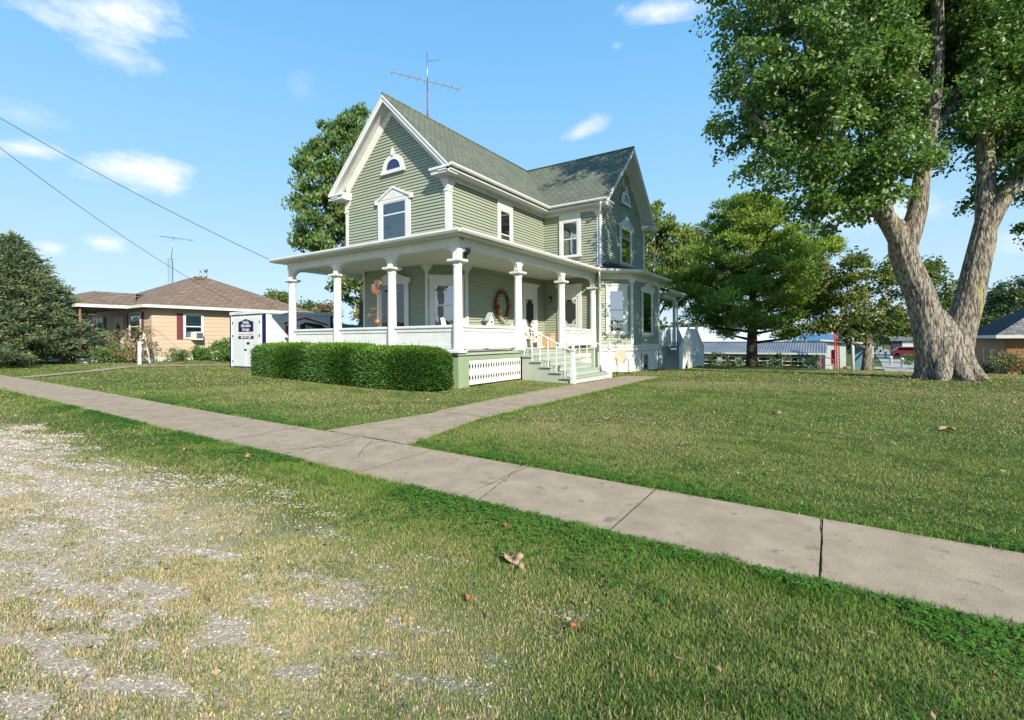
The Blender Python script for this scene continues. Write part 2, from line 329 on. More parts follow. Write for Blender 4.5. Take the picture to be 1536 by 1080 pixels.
def ground_material():
    m = bpy.data.materials.new('lawn_and_gravel_soil'); nt = nodes(m); L = nt.links.new
    def N(t, **k):
        n = nt.nodes.new(t)
        for q, v in k.items(): setattr(n, q, v)
        return n
    def mth(op, a, b=None, cl=False):
        n = N('ShaderNodeMath', operation=op, use_clamp=cl)
        for i, v in enumerate((a, b)):
            if v is None: continue
            if isinstance(v, (int, float)): n.inputs[i].default_value = v
            else: L(v, n.inputs[i])
        return n.outputs[0]
    def noise(s, d=6, r=.6):
        n = N('ShaderNodeTexNoise'); n.inputs['Scale'].default_value = s; n.inputs['Detail'].default_value = d; n.inputs['Roughness'].default_value = r; L(g.outputs['Position'], n.inputs['Vector']); return n.outputs[0]
    def mix(f, a, b):
        n = N('ShaderNodeMix', data_type='RGBA'); L(f, n.inputs['Factor'])
        for i, v in ((6, a), (7, b)):
            if isinstance(v, tuple): n.inputs[i].default_value = (*v, 1)
            else: L(v, n.inputs[i])
        return n.outputs[2]
    def rng(v, a, b):
        n = N('ShaderNodeMapRange'); n.inputs[1].default_value = a; n.inputs[2].default_value = b; L(v, n.inputs[0]); return n.outputs[0]
    g = N('ShaderNodeNewGeometry'); s = N('ShaderNodeSeparateXYZ'); L(g.outputs['Position'], s.inputs[0])
    o = N('ShaderNodeOutputMaterial'); b = N('ShaderNodeBsdfPrincipled'); L(b.outputs[0], o.inputs[0]); b.inputs['Roughness'].default_value = .95; b.inputs['Specular IOR Level'].default_value = .1
    lawn = mix(rng(noise(.35, 5), .35, .65), (.12, .165, .04), (.20, .21, .075))
    lawn = mix(rng(noise(14, 4, .7), .3, .7), (.045, .075, .018), lawn)
    soil = mix(rng(noise(22, 6, .8), .35, .65), (.33, .255, .155), (.64, .54, .43))
    # gravel strip along the street: world y below about 2.5 m, x left of -1.0 m
    my = rng(mth('ADD', s.outputs[1], mth('MULTIPLY', noise(1.1, 3), 1.2)), 3.2, 2.4)
    mx = rng(mth('ADD', s.outputs[0], mth('MULTIPLY', noise(1.3, 3), 1.0)), -.4, -1.8)
    L(mix(mth('MULTIPLY', my, mx), lawn, soil), b.inputs['Base Color'])
    q = N('ShaderNodeBump'); q.inputs['Strength'].default_value = .8; q.inputs['Distance'].default_value = .03; L(noise(45, 4, .7), q.inputs['Height']); L(q.outputs[0], b.inputs['Normal'])
    return m
M['ground'] = ground_material()
g_ = raw_mesh('ground', V, F, M['ground'], k=4, smooth=True); tag(g_, 'mown lawn ground with a worn gravel strip', kind='structure')

# sidewalk panels
def sheet_panel(mb, corners, lift, nseg=3, thick=.12):
    # corners: 4 (x,y) in order; edges follow the ground
    c = [Vector((*p, 0)) for p in corners]; grid = []
    for i in range(nseg + 1):
        row = []
        for j in range(nseg + 1):
            u, v = i / nseg, j / nseg; p = (c[0] * (1 - u) + c[1] * u) * (1 - v) + (c[3] * (1 - u) + c[2] * u) * v
            row.append(Vector((p.x, p.y, gz(p.x, p.y) + lift)))
        grid.append(row)
    idx = [[mb.P(p) for p in row] for row in grid]
    for i in range(nseg):
        for j in range(nseg):
            mb.f.append([idx[i][j], idx[i + 1][j], idx[i + 1][j + 1], idx[i][j + 1]]); mb.sm.append(False)
    rim = [grid[i][0] for i in range(nseg + 1)] + [grid[nseg][j] for j in range(1, nseg + 1)] + [grid[i][nseg] for i in range(nseg - 1, -1, -1)] + [grid[0][j] for j in range(nseg - 1, 0, -1)]
    n = len(rim)
    for k in range(n):
        p, q = rim[k], rim[(k + 1) % n]
        mb.face([q, p, p - Vector((0, 0, thick)), q - Vector((0, 0, thick))])
mb = MB(); x = -62.0; rr = random.Random(3); dx = .005
joints = [1.45, -.08, -1.47, -2.95, -4.42]
while joints[-1] > -62: joints.append(joints[-1] - 1.48)
joints = [8.85, 7.37, 5.89, 4.41, 2.93] + joints
for k in range(len(joints) - 1):
    x1, x0 = joints[k], joints[k + 1]; t = 0; sk = (x0 + x1) / 2
    sheet_panel(mb, [(x0 + dx, 3.58), (x1 - dx, 3.58), (x1 - dx, 4.80), (x0 + dx, 4.80)], .03 + t)
sw = mb.build('sidewalk', M['concrete']); tag(sw, 'concrete sidewalk running along the street', kind='structure')
mb = MB(); y = 4.83
wj = [4.83, 7.2, 8.9, 10.6, 12.4, 14.2, 16.1, 18.05]
for k in range(len(wj) - 1):
    a0 = wj[k] + .005; a1 = wj[k + 1] - .005
    xl = -6.15 if k == 0 else -6.5; xl1 = -6.5
    if k == 0: sheet_panel(mb, [(-6.75, a0), (-4.95, a0), (-5.4, a1), (-6.5, a1)], .028)
    else: sheet_panel(mb, [(-6.5 - .1 * min(k, 3), a0), (-5.4, a0), (-5.4, a1), (-6.5 - .1 * min(k + 1, 3), a1)], .028)
pw = mb.build('path', M['concrete']); tag(pw, 'concrete path from the sidewalk to the porch steps', kind='structure')
M['soilcrack'] = material('dark_soil', (.02, .017, .012), (.04, .035, .02), 8, .95)
mb = MB()
for (x0, x1, y0, y1) in [(-62, 9, 3.62, 4.76), (-6.6, -5.45, 4.8, 18.0)]:
    nn = max(2, int(max(x1 - x0, y1 - y0) / .8))
    for k in range(nn):
        if x1 - x0 > 5: q = [(x0 + (x1 - x0) * k / nn, y0), (x0 + (x1 - x0) * (k + 1) / nn, y0), (x0 + (x1 - x0) * (k + 1) / nn, y1), (x0 + (x1 - x0) * k / nn, y1)]
        else: q = [(x0, y0 + (y1 - y0) * k / nn), (x1, y0 + (y1 - y0) * k / nn), (x1, y0 + (y1 - y0) * (k + 1) / nn), (x0, y0 + (y1 - y0) * (k + 1) / nn)]
        mb.face([(p[0], p[1], gz(*p) - .05) for p in q])
def seam(x0, y0, x1, y1, w, jit, seed, lift=.033):
    rr = random.Random(seed); n = max(4, int(math.hypot(x1 - x0, y1 - y0) / .05)); d = Vector((x1 - x0, y1 - y0, 0)).normalized(); s_ = Vector((-d.y, d.x, 0)); prev = None; off = 0
    for k in range(n + 1):
        t = k / n; off += rr.gauss(0, jit); off *= .93; ww = w * rr.uniform(.4, 1.3); p = Vector((x0 + (x1 - x0) * t, y0 + (y1 - y0) * t, 0)) + s_ * off; z = gz(p.x, p.y) + lift
        cur = ((p.x - s_.x * ww, p.y - s_.y * ww, z), (p.x + s_.x * ww, p.y + s_.y * ww, z))
        if prev: mb.face([prev[0], cur[0], cur[1], prev[1]])
        prev = cur
for k, xj in enumerate(joints[1:30]): seam(xj, 3.59, xj, 4.79, .0032, .0004 if k not in (5,) else .003, k)
for k, yj in enumerate(wj[1:-1]): seam(-6.6, yj, -5.4, yj, .005, .001, 50 + k)
seam(-2.75, 3.59, -3.05, 4.79, .004, .007, 90); seam(-6.2, 3.6, -5.3, 4.79, .004, .009, 91); seam(-5.5, 4.7, -4.9, 4.0, .004, .009, 92); seam(-9.5, 3.6, -9.1, 4.78, .004, .008, 93); seam(-6.7, 4.82, -5.0, 4.82, .007, .004, 94); seam(-12.2, 3.9, -11.2, 4.5, .004, .01, 95)
jb = mb.build('path_bed', M['soilcrack']); tag(jb, 'dark soil in the joints of the concrete walks', kind='structure')
# neighbour's narrow front walk and gravel lanes
M['lane'] = material('pale_gravel_lane', (.46, .43, .39), (.36, .33, .28), 1.5, .95, .6, 40, stain=((.2, .22, .1), .8, .6))
def ribbon(name, pts, w, mat, lift, label, seg=2.0):
    mb = MB(); P = [Vector((*p, 0)) for p in pts]; dense = [P[0]]
    for a, b in zip(P[:-1], P[1:]):
        n = max(1, int((b - a).length / seg))
        for k in range(1, n + 1): dense.append(a + (b - a) * k / n)
    L_, R_ = [], []
    for k, p in enumerate(dense):
        d = (dense[min(k + 1, len(dense) - 1)] - dense[max(k - 1, 0)]).normalized(); s = Vector((-d.y, d.x, 0)) * w / 2
        for lst, q in ((L_, p + s), (R_, p - s)): lst.append(mb.P((q.x, q.y, gz(q.x, q.y) + lift)))
    for k in range(len(dense) - 1): mb.f.append([R_[k], R_[k + 1], L_[k + 1], L_[k]]); mb.sm.append(True)
    return tag(mb.build(name, mat), label, kind='structure')
ribbon('path', [(-24.4, 4.85), (-25.6, 7.2), (-27.0, 9.0), (-24.2, 12.3)], .7, M['concrete'], .03, 'narrow concrete path across the neighbouring lawn', .8)
ribbon('road', [(5.0, 44), (6.2, 60), (7.6, 90), (10, 150), (14, 260)], 3.6, M['lane'], .05, 'pale gravel lane leading away behind the big tree')
ribbon('road', [(-6, 71), (5, 72), (30, 74)], 4.5, M['lane'], .08, 'gravel cross lane beyond the blue shed')

# ------------------------------------------------------------------ main house
S, Fy, G, W, B, LX = -11.55, 13.37, 20.35, -8.70, -7.62, -17.10
WY = 26.45; C = 1.05; EZ = 7.62; RZ = 10.95; FL = 1.17
house = thing('house', 'two storey sage green clapboard house with white wraparound porch and green gable roof', 'house', (-12.9, 18.5, .15))
def siding(mb, rows, uf, v0, v1, e=.118, o1=.044, o0=.004):
    v = v0
    while v < v1 - .01:
        t = min(v + e, v1); a0, a1 = uf(v); b0, b1 = uf(t)
        if a1 - a0 < .02: break
        if b1 <= b0: b0 = b1 = (a0 + a1) / 2
        mb.face([(a0, v, o1), (a1, v, o1), (b1, t, o0), (b0, t, o0)])
        mb.face([(a0, v, 0), (a1, v, 0), (a1, v, o1), (a0, v, o1)])
        v += e
    return mb
K = math.sqrt(.5)
fr_front = frame((0, Fy, 0), (1, 0, 0), (0, -1, 0))
fr_side = frame((S, 0, 0), (0, 1, 0), (1, 0, 0))
fr_cut = frame((S - C, Fy, 0), (1, 1, 0), (1, -1, 0))
fr_cutL = frame((LX, Fy + C, 0), (1, -1, 0), (-1, -1, 0))
fr_wing = frame((0, G, 0), (1, 0, 0), (0, -1, 0))
fr_gab = frame((W, 0, 0), (0, 1, 0), (1, 0, 0))
fr_bay1 = frame((W, G, 0), (1, 1, 0), (1, -1, 0))
fr_bay2 = frame((B, 0, 0), (0, 1, 0), (1, 0, 0))
BY0, BY1 = G + (B - W), 25.45
# solid cores
core = MB()
core.prism([(LX + .02, Fy + C), (LX + C, Fy + .02), (S - C, Fy + .02), (S - .02, Fy + C), (S - .02, WY), (LX + .02, WY)], 'z', FL, 4.5)
core.prism([(LX + .02, 4.5), (S - .02, 4.5), (S - .02, EZ - .1), (-14.325, RZ - .25), (LX + .02, EZ - .1)], 'y', Fy + .02, WY - .02)
core.prism([(G + .02, FL), (WY - .02, FL), (WY - .02, EZ - .1), (23.4, RZ - .25), (G + .02, EZ - .1)], 'x', -14, W - .02)
core.prism([(W - .5, G + .02), (W, G + .02), (B - .02, BY0), (B - .02, BY1), (W - .5, WY)], 'z', FL, 4.6)
core.build('wall', M['siding'], house)
def wallpart(fr, u0, u1, v0, v1, name='wall'):
    m = FB(fr); siding(m, 0, lambda v: (u0, u1), v0, v1); return m.build(name, M['siding'], house)
wallpart(fr_front, LX + C, S - C, FL, 4.45)
wallpart(fr_cut, 0, C / K, FL, 4.45); wallpart(fr_cutL, 0, C / K, FL, 4.45)
wallpart(fr_side, Fy + C, G, FL, 4.45)
slope = (RZ - EZ) / 3.33
m = FB(fr_front); siding(m, 0, lambda v: (LX, S) if v < 7.3 else (-14.325 - max(0, (10.40 - v) / slope), -14.325 + max(0, (10.40 - v) / slope)) if v > 10.40 - 2.775 * slope else (LX, S), 4.6, 10.38); m.build('wall', M['siding'], house)
wallpart(fr_side, Fy, G, 4.6, 7.45)
wallpart(fr_wing, S, W, FL, 4.45); wallpart(fr_wing, S, W, 4.6, 7.45)
ws = (RZ - EZ) / 3.55
m = FB(fr_gab); siding(m, 0, lambda v: (G, WY) if v < 10.38 - 3.05 * ws else (23.4 - max(0, (10.38 - v) / ws), 23.4 + max(0, (10.38 - v) / ws)), 4.6, 10.36); m.build('wall', M['siding'], house)
wallpart(fr_bay1, 0, (B - W) / K, 1.26, 4.4); wallpart(fr_bay2, BY0, BY1, 1.26, 4.4)
# foundation
f_ = MB(); f_.prism([(W - 2.8, G + .03), (W - .03, G + .03), (B - .03, BY0 + .02), (B - .03, BY1), (W - .03, WY), (W - 2.8, WY)], 'z', -.6, 1.02)
f_.box(LX + .1, S - .1, Fy + 1.2, WY, -.6, 1.1)
f_.build('foundation', M['stone'], house)
wt = MB(); wt.prism([(W - .2, G - .02), (W + .02, G - .02), (B + .05, BY0 - .02), (B + .05, BY1 + .02), (W, WY)], 'z', 1.02, 1.26)
wt.prism([(W - .2, G - .06), (W + .04, G - .06), (B + .09, BY0 - .04), (B + .09, BY1 + .04), (W, WY)], 'z', 1.18, 1.222)
wt.build('base_board', M['white'], house, bevel=.008)
# basement window
bw = FB(fr_bay2); bw.box(22.78, 23.66, -.05, .92, .0, .06); bw = bw.build('window', M['white'], house); bw['label'] = 'basement window'
q = FB(fr_bay2); q.box(22.9, 23.5, .08, .80, .061, .075); q.build('pane', M['glass_dark'], bw)
q = FB(fr_bay2); q.box(22.9, 23.5, .08, .80, .030, .0605); q.build('pane_backing', M['dark'], bw)

# roofs
r = MB(); ov = .055
yF, yB = Fy - .55, WY + .2
er, el = S + .555, LX - .555
r.slab([(er, yF, EZ + ov), (er, yB, EZ + ov), (-14.325, yB, RZ + ov), (-14.325, yF, RZ + ov)], .05)
r.slab([(-14.325, yF, RZ + ov), (-14.325, yB, RZ + ov), (el, yB, EZ + ov), (el, yF, EZ + ov)], .05)
roof = r.build('roof', M['shing_x'], house)
r = MB(); xR = W + .58
r.slab([(-14.3, 19.85, EZ + ov), (xR, 19.85, EZ + ov), (xR, 23.4, RZ + ov + .004), (-14.3, 23.4, RZ + ov + .004)], .05)
r.slab([(-14.3, 23.4, RZ + ov + .004), (xR, 23.4, RZ + ov + .004), (xR, 26.95, EZ + ov), (-14.3, 26.95, EZ + ov)], .05)
roofw = r.build('roof', M['shing_y'], house)
r = MB(); r.tube([(-14.325, yF, RZ + .06), (-14.325, 23.4, RZ + .06)], .05, 6); r.tube([(-14.3, 23.4, RZ + .065), (xR, 23.4, RZ + .065)], .05, 6); r.build('ridge_cap', M['shing_x'], roof)
# eaves: soffit, frieze, gutter
w = MB()
w.box(S + .0, er - .02, yF + .02, 19.8, EZ - .13, EZ - .06)
w.box(LX, el + .02, yF + .02, WY, EZ - .13, EZ - .06)
w.box(S + .5, xR - .02, 19.87, G, EZ - .13, EZ - .06); w.box(S, S + .5, 19.8, G, EZ - .125, EZ - .065)
w.box(-12, xR - .02, WY, 26.93, EZ - .13, EZ - .06)
w.build('soffit', M['white'], house)
for run in ([(S + .0, S + .062, Fy - .062, G, 7.33, EZ - .13), (S + .062, S + .088, Fy - .088, G - .062, 7.40, EZ - .13)], [(S + .062, W + .064, G - .064, G, 7.33, EZ - .13), (W, W + .064, G, G + .3, 7.33, EZ - .13)],
            [(W, W + .064, WY - .3, WY + .04, 7.33, EZ - .13)], [(LX - .045, LX, Fy - .045, WY, 7.33, EZ - .13), (LX, LX + .25, Fy - .064, Fy, 7.33, EZ - .13)], [(S - .3, S - .001, Fy - .064, Fy, 7.33, EZ - .13)]):
    w = MB()
    for b_ in run: w.box(*b_)
    w.build('frieze', M['white'], house, bevel=.006)
def rake(fr, c, e0, e1, z_e, z_r, over, mat=M['white']):
    # white fascia, sloping soffit and wall board along both slopes; local u along wall
    hw = (e1 - e0) / 2; sl = (z_r - z_e) / hw; out_ = []
    for sgn in (-1, 1):
        m = FB(fr); ue = c + sgn * hw
        def para(d0, d1, w0, w1, ub, ut=c):
            pts = [(ub, z_r - sl * abs(ub - c) - d0), (ut, z_r - d0 - sl * abs(ut - c)), (ut, z_r - d1 - sl * abs(ut - c)), (ub, z_r - sl * abs(ub - c) - d1)]
            lo = [(p[0], p[1], w0) for p in pts]; hi = [(p[0], p[1], w1) for p in pts]
            m.face(lo); m.face(hi)
            for k in range(4): m.face([lo[k], lo[(k + 1) % 4], hi[(k + 1) % 4], hi[k]])
        para(.0, .26, over - .03, over + .0, ue - sgn * .02)            # fascia
        para(.0, .09, over + .0, over + .035, ue - sgn * .02)       # crown strip
        para(.10, .14, .0, over - .03, ue - sgn * .10)            # soffit
        para(.14, .60, .0, .06, ue - sgn * .56)           # board on the wall
        out_.append(m.build('gable_trim', mat, house))
    return out_
rake(fr_front, -14.325, LX - .555, S + .555, EZ, RZ, .53)
rake(fr_gab, 23.4, 19.85, 26.95, EZ, RZ, .56)
def cornice_return(fr, ua, ub, over):
    m = FB(fr); lo, hi = min(ua, ub), max(ua, ub)
    m.box(lo + .04, hi - .02, EZ - .20, EZ - .02, .0, over - .04); m.box(lo, hi, EZ - .06, EZ + .02, .0, over + .03)
    m.face([(lo, EZ + .021, over + .03), (hi, EZ + .021, over + .03), (hi, EZ + .12, .02), (lo, EZ + .12, .02)])
    m.face([(lo, EZ + .021, over + .03), (lo, EZ + .12, .02), (lo, EZ + .02, .02)]); m.face([(hi, EZ + .021, over + .03), (hi, EZ + .12, .02), (hi, EZ + .02, .02)])
    return m.build('cornice_return', M['white'], house)
cornice_return(fr_front, LX - .53, LX + .32, .53); cornice_return(fr_front, S - .40, S + .50, .53)
cornice_return(fr_gab, 19.9, 20.66, .56); cornice_return(fr_gab, 26.1, 26.9, .56)
def gutter_run(name, pts, par=house, r=.065, mat=M['white']):
    m = MB()
    for a, b in zip(pts[:-1], pts[1:]):
        a = Vector(a); b = Vector(b); d = (b - a).normalized(); s = Vector((d.y, -d.x, 0))
        prof = [(-.06, -.05), (.02, -.05), (.055, .0), (.055, .055), (.04, .055), (.035, .01), (.0, -.035), (-.045, -.035), (-.045, .055), (-.06, .055)]
        A = [m.P(a + s * p[0] * 1.1 + Vector((0, 0, p[1]))) for p in prof]; Bq = [m.P(b + s * p[0] * 1.1 + Vector((0, 0, p[1]))) for p in prof]; n = len(prof)
        for k in range(n): m.f.append([A[k], A[(k + 1) % n], Bq[(k + 1) % n], Bq[k]]); m.sm.append(False)
        m.f.append(A[::-1]); m.f.append(Bq); m.sm += [False, False]
    return m.build(name, mat, par)
gutter_run('gutter', [(er + .05, yF + .0, EZ + .02), (er + .05, 19.80, EZ + .02), (xR, 19.80, EZ + .02)])
gutter_run('gutter', [(xR, 27.0, EZ + .02), (-11, 27.0, EZ + .02)])
# corner boards
def cornerboard(x, y, sx, sy, z0, z1, cap=True):
    m = MB(); a = .10; b = .20
    m.box(x - sx * a, x + sx * .056, y - sy * (.0), y + sy * .056, z0, z1); m.box(x, x + sx * .056, y - sy * b, y - sy * .0, z0, z1)
    if cap:
        m.box(x - sx * (a + .03), x + sx * .08, y - sy * (b + .03), y + sy * .08, z1 - .42, z1 - .36)
        for k in range(5):
            t = k / 4 * .16; m.box(x - sx * (a + t), x + sx * .07, y - sy * (b + t), y + sy * .07, z1 - .30 + k * .06, z1 - .24 + k * .06)
    return m.build('corner_board', M['white'], house, bevel=.004)
cornerboard(S, Fy, 1, -1, 4.7, 7.34); cornerboard(LX, Fy, -1, -1, 4.7, 7.34); cornerboard(W, G, 1, -1, 4.7, 7.34); cornerboard(W, WY, 1, 1, 4.7, 7.34)
for fr, u, z0, z1 in ((fr_bay1, (B - W) / K, 1.26, 4.3), (fr_bay2, BY1, 1.26, 4.3), (fr_cut, 0, FL, 4.36), (fr_cut, C / K, FL, 4.36), (fr_cutL, 0, FL, 4.36), (fr_cutL, C / K, FL, 4.36)):
    m = FB(fr); m.box(u - .06, u + .06, z0, z1, -.03, .062)
    for k in range(4): m.box(u - .07 - .05 * k, u + .07 + .05 * k, z1 - .28 + k * .07, z1 - .21 + k * .07, -.02, .07)
    m.build('corner_board', M['white'], house, bevel=.004)
# windows
def window(fr, u0, u1, z0, z1, head='flat', top=None, mid=None, curtain='shade', glass='glass', sashes=2, side=.16, label=None, sill=.08, parent=house):
    # u0..u1, z0..z1: glass opening; trim outside
    fr_in = fr; fr = lambda p: fr_in((p[0], p[1], p[2] + .022))
    m = FB(fr); o = .028; a0, a1 = u0 - side, u1 + side; top = top or z1 + .35
    m.box(a0, u0, z0, z1 + (.12 if head != 'flat' else .0), o, .075); m.box(u1, a1, z0, z1 + (.12 if head != 'flat' else .0), o, .075)
    m.box(a0 - .05, a1 + .05, z0 - sill, z0, o, .12)                 # sill
    m.box(a0 + .03, a1 - .03, z0 - sill - .07, z0 - sill, o, .06)
    uc = (u0 + u1) / 2
    if head == 'flat':
        m.box(a0, a1, z1, top - .06, o, .075); m.box(a0 - .06, a1 + .06, top - .06, top, o, .13); m.box(a0 - .03, a1 + .03, top - .10, top - .06, o, .10)
    elif head == 'plain':
        m.box(a0, a1, z1 + .12, top, o, .075); m.box(u0, u1, z1, z1 + .12, o, .075)
    else:
        zb = z1 + .14
        m.box(u0, u1, z1, zb, o, .072)
        for s in (-1, 1):
            e = uc + s * (uc - a0 + .06)
            pts = [(e, zb), (uc, top), (uc, top - .09), (e, zb - .09)]
            lo = [(p[0], p[1], o) for p in pts]; hi = [(p[0], p[1], .13) for p in pts]; m.face(hi); m.face(lo)
            for k in range(4): m.face([lo[k], lo[(k + 1) % 4], hi[(k + 1) % 4], hi[k]])
            m.box(e - .07, e + .07, zb - .16, zb + .03, o, .125)
        t_ = [(a0, zb - .02), (a1, zb - .02), (uc, top - .06)]
        m.face([(p[0], p[1], .085) for p in t_])
        for a in range(-2, 3):
            d = Vector((math.sin(a * .5), math.cos(a * .5))); pa = Vector((uc, zb + .03)); pb = pa + d * (top - zb) * .45
            m.box(pb.x - .02, pb.x + .02, pb.y - .02, pb.y + .02, .085, .10)
            m.box((pa.x + pb.x) / 2 - .015, (pa.x + pb.x) / 2 + .015, (pa.y + pb.y) / 2 - .015, (pa.y + pb.y) / 2 + .015, .085, .10)
    # sash
    s_ = .045
    for (x0, x1, y0, y1) in ((u0, u0 + s_, z0, z1), (u1 - s_, u1, z0, z1), (u0 + s_, u1 - s_, z0, z0 + s_), (u0 + s_, u1 - s_, z1 - s_, z1)): m.box(x0, x1, y0, y1, o, .058)
    if mid: m.box(u0 + s_, u1 - s_, mid - .025, mid + .025, o, .062)
    fo = m.build('window', M['white'], parent)
    if label: fo['label'] = label
    q = FB(fr); q.box(u0 + s_, u1 - s_, z0 + s_, z1 - s_, .046, .050); q.build('pane', M[glass], fo)
    q = FB(fr); q.box(u0 + s_, u1 - s_, z0 + s_, z1 - s_, .026, .030); q.build('pane_backing', M['dark'], fo)
    if curtain:
        cz0 = z0 + s_; cz1 = z1 - s_
        q = FB(fr)
        if curtain == 'shade': q.box(u0 + s_ + .02, u1 - s_ - .02, cz0 + .02, (mid or cz1) - .03, .031, .034)
        elif curtain == 'full': q.box(u0 + s_ + .02, u1 - s_ - .02, cz0 + .02, cz1, .031, .034)
        elif curtain == 'pair':
            wd = (u1 - u0) * .3
            for a, b in ((u0 + s_, u0 + s_ + wd), (u1 - s_ - wd, u1 - s_)): q.box(a, b, cz0, cz1, .031, .034)
        elif curtain == 'upper': q.box(u0 + s_ + .02, u1 - s_ - .02, mid or (cz0 + cz1) / 2, cz1, .031, .034)
        q.build('curtain', M['shade' if curtain in ('shade', 'full') else 'curtain'], fo)
    return fo
w1 = window(fr_front, -14.88, -13.58, 5.42, 6.97, 'ped', 7.56, mid=6.48, curtain='shade', side=.24, label='gable window with pedimented hood and lace valance')
q = FB(fr_front)
for k in range(11):
    u = -14.80 + k * .114; q.face([(u, 6.86, .060), (u + .10, 6.86, .060), (u + .10, 6.60, .060), (u + .05, 6.54, .060), (u, 6.60, .060)])
q.build('lace_valance', M['lace'], w1, solid=.002)
window(fr_side, 16.59, 17.33, 5.36, 6.96, 'plain', 7.34, mid=5.95, curtain='upper', glass='glass', side=.19, label='narrow side window with pale blind')
window(fr_wing, -10.50, -9.74, 5.40, 6.98, 'plain', 7.34, mid=6.18, curtain='full', glass='glass', side=.17, label='upper wing window with grey blind')
window(fr_gab, 22.90, 24.15, 5.30, 7.03, 'ped', 7.65, mid=6.55, curtain='full', side=.22, glass='glass_bright', label='wing gable window with pedimented hood')
window(fr_front, -15.0, -13.66, 1.95, 3.78, 'ped', 4.24, mid=None, curtain='pair', glass='glass_dark', side=.19, label='porch window with pedimented hood and lace curtains')
window(fr_cut, .26, 1.22, 1.95, 3.62, 'flat', 3.98, mid=2.85, curtain=None, glass='glass', side=.17, label='window in the cut away corner')
window(fr_bay1, .42, 1.13, 1.86, 3.74, 'flat', 4.02, mid=2.85, curtain=None, glass='glass_bright', side=.16, label='bay window with trellis ornament')
window(fr_bay2, 22.80, 24.10, 1.80, 3.82, 'ped', 4.31, mid=None, curtain=None, glass='glass_bright', side=.16, label='single pane bay window with pedimented hood')
q = FB(fr_bay1)
for a, b in (((.62, 1.93), (1.06, 2.33)), ((.62, 2.33), (1.06, 1.93)), ((.62, 1.93), (.62, 2.36)), ((1.06, 1.93), (1.06, 2.33)), ((.62, 1.93), (1.06, 1.93))):
    dx_, dy_ = b[0] - a[0], b[1] - a[1]; n_ = math.hypot(dx_, dy_); px_, py_ = -dy_ / n_ * .012, dx_ / n_ * .012
    q.face([(a[0] + px_, a[1] + py_, .078), (b[0] + px_, b[1] + py_, .078), (b[0] - px_, b[1] - py_, .078), (a[0] - px_, a[1] - py_, .078)])
q.build('trellis_ornament', M['white'], house, solid=.006)
def lunette(fr, uc, zb, ri, ro, parent=house):
    fr_in = fr; fr = lambda p: fr_in((p[0], p[1], p[2] + .022))
    m = FB(fr); n = 20; o, t = .028, .085
    for k in range(n):
        a, b = math.pi * k / n, math.pi * (k + 1) / n
        pts = [(uc + ro * math.cos(a), zb + ro * math.sin(a)), (uc + ro * math.cos(b), zb + ro * math.sin(b)), (uc + ri * math.cos(b), zb + ri * math.sin(b)), (uc + ri * math.cos(a), zb + ri * math.sin(a))]
        lo = [(*p, o) for p in pts]; hi = [(*p, t) for p in pts]; m.face(hi); m.face([lo[0], lo[1], hi[1], hi[0]]); m.face([lo[3], lo[2], hi[2], hi[3]])
    m.box(uc - ro - .04, uc + ro + .04, zb - .13, zb, o, .12)
    m.box(uc - .05, uc + .05, zb + ro - .06, zb + ro + .16, o, .13); m.box(uc - .035, uc + .035, zb + ro + .16, zb + ro + .24, o + .02, .11)
    m.box(uc - .10, uc + .10, zb + ro + .02, zb + ro + .07, o, .12)
    fo = m.build('window', M['white'], parent); fo['label'] = 'half round attic window'
    q = FB(fr); pts = [(uc + ri * math.cos(math.pi * k / n), zb + ri * math.sin(math.pi * k / n)) for k in range(n + 1)]
    q.face([(*p, .045) for p in pts]); q.build('pane', M['blue_glass'], fo, solid=.004)
    q = FB(fr)
    for a in (45, 90, 135):
        a = rad(a); d = (math.cos(a), math.sin(a)); p_ = (-d[1] * .012, d[0] * .012)
        q.face([(uc + p_[0], zb + p_[1], .05), (uc - p_[0], zb - p_[1], .05), (uc + d[0] * ri - p_[0], zb + d[1] * ri - p_[1], .05), (uc + d[0] * ri + p_[0], zb + d[1] * ri + p_[1], .05)])
    q.build('glazing_bar', M['blue_glass'], fo, solid=.008)
lunette(fr_front, -14.25, 8.20, .40, .60); lunette(fr_gab, 23.5, 8.35, .40, .58)
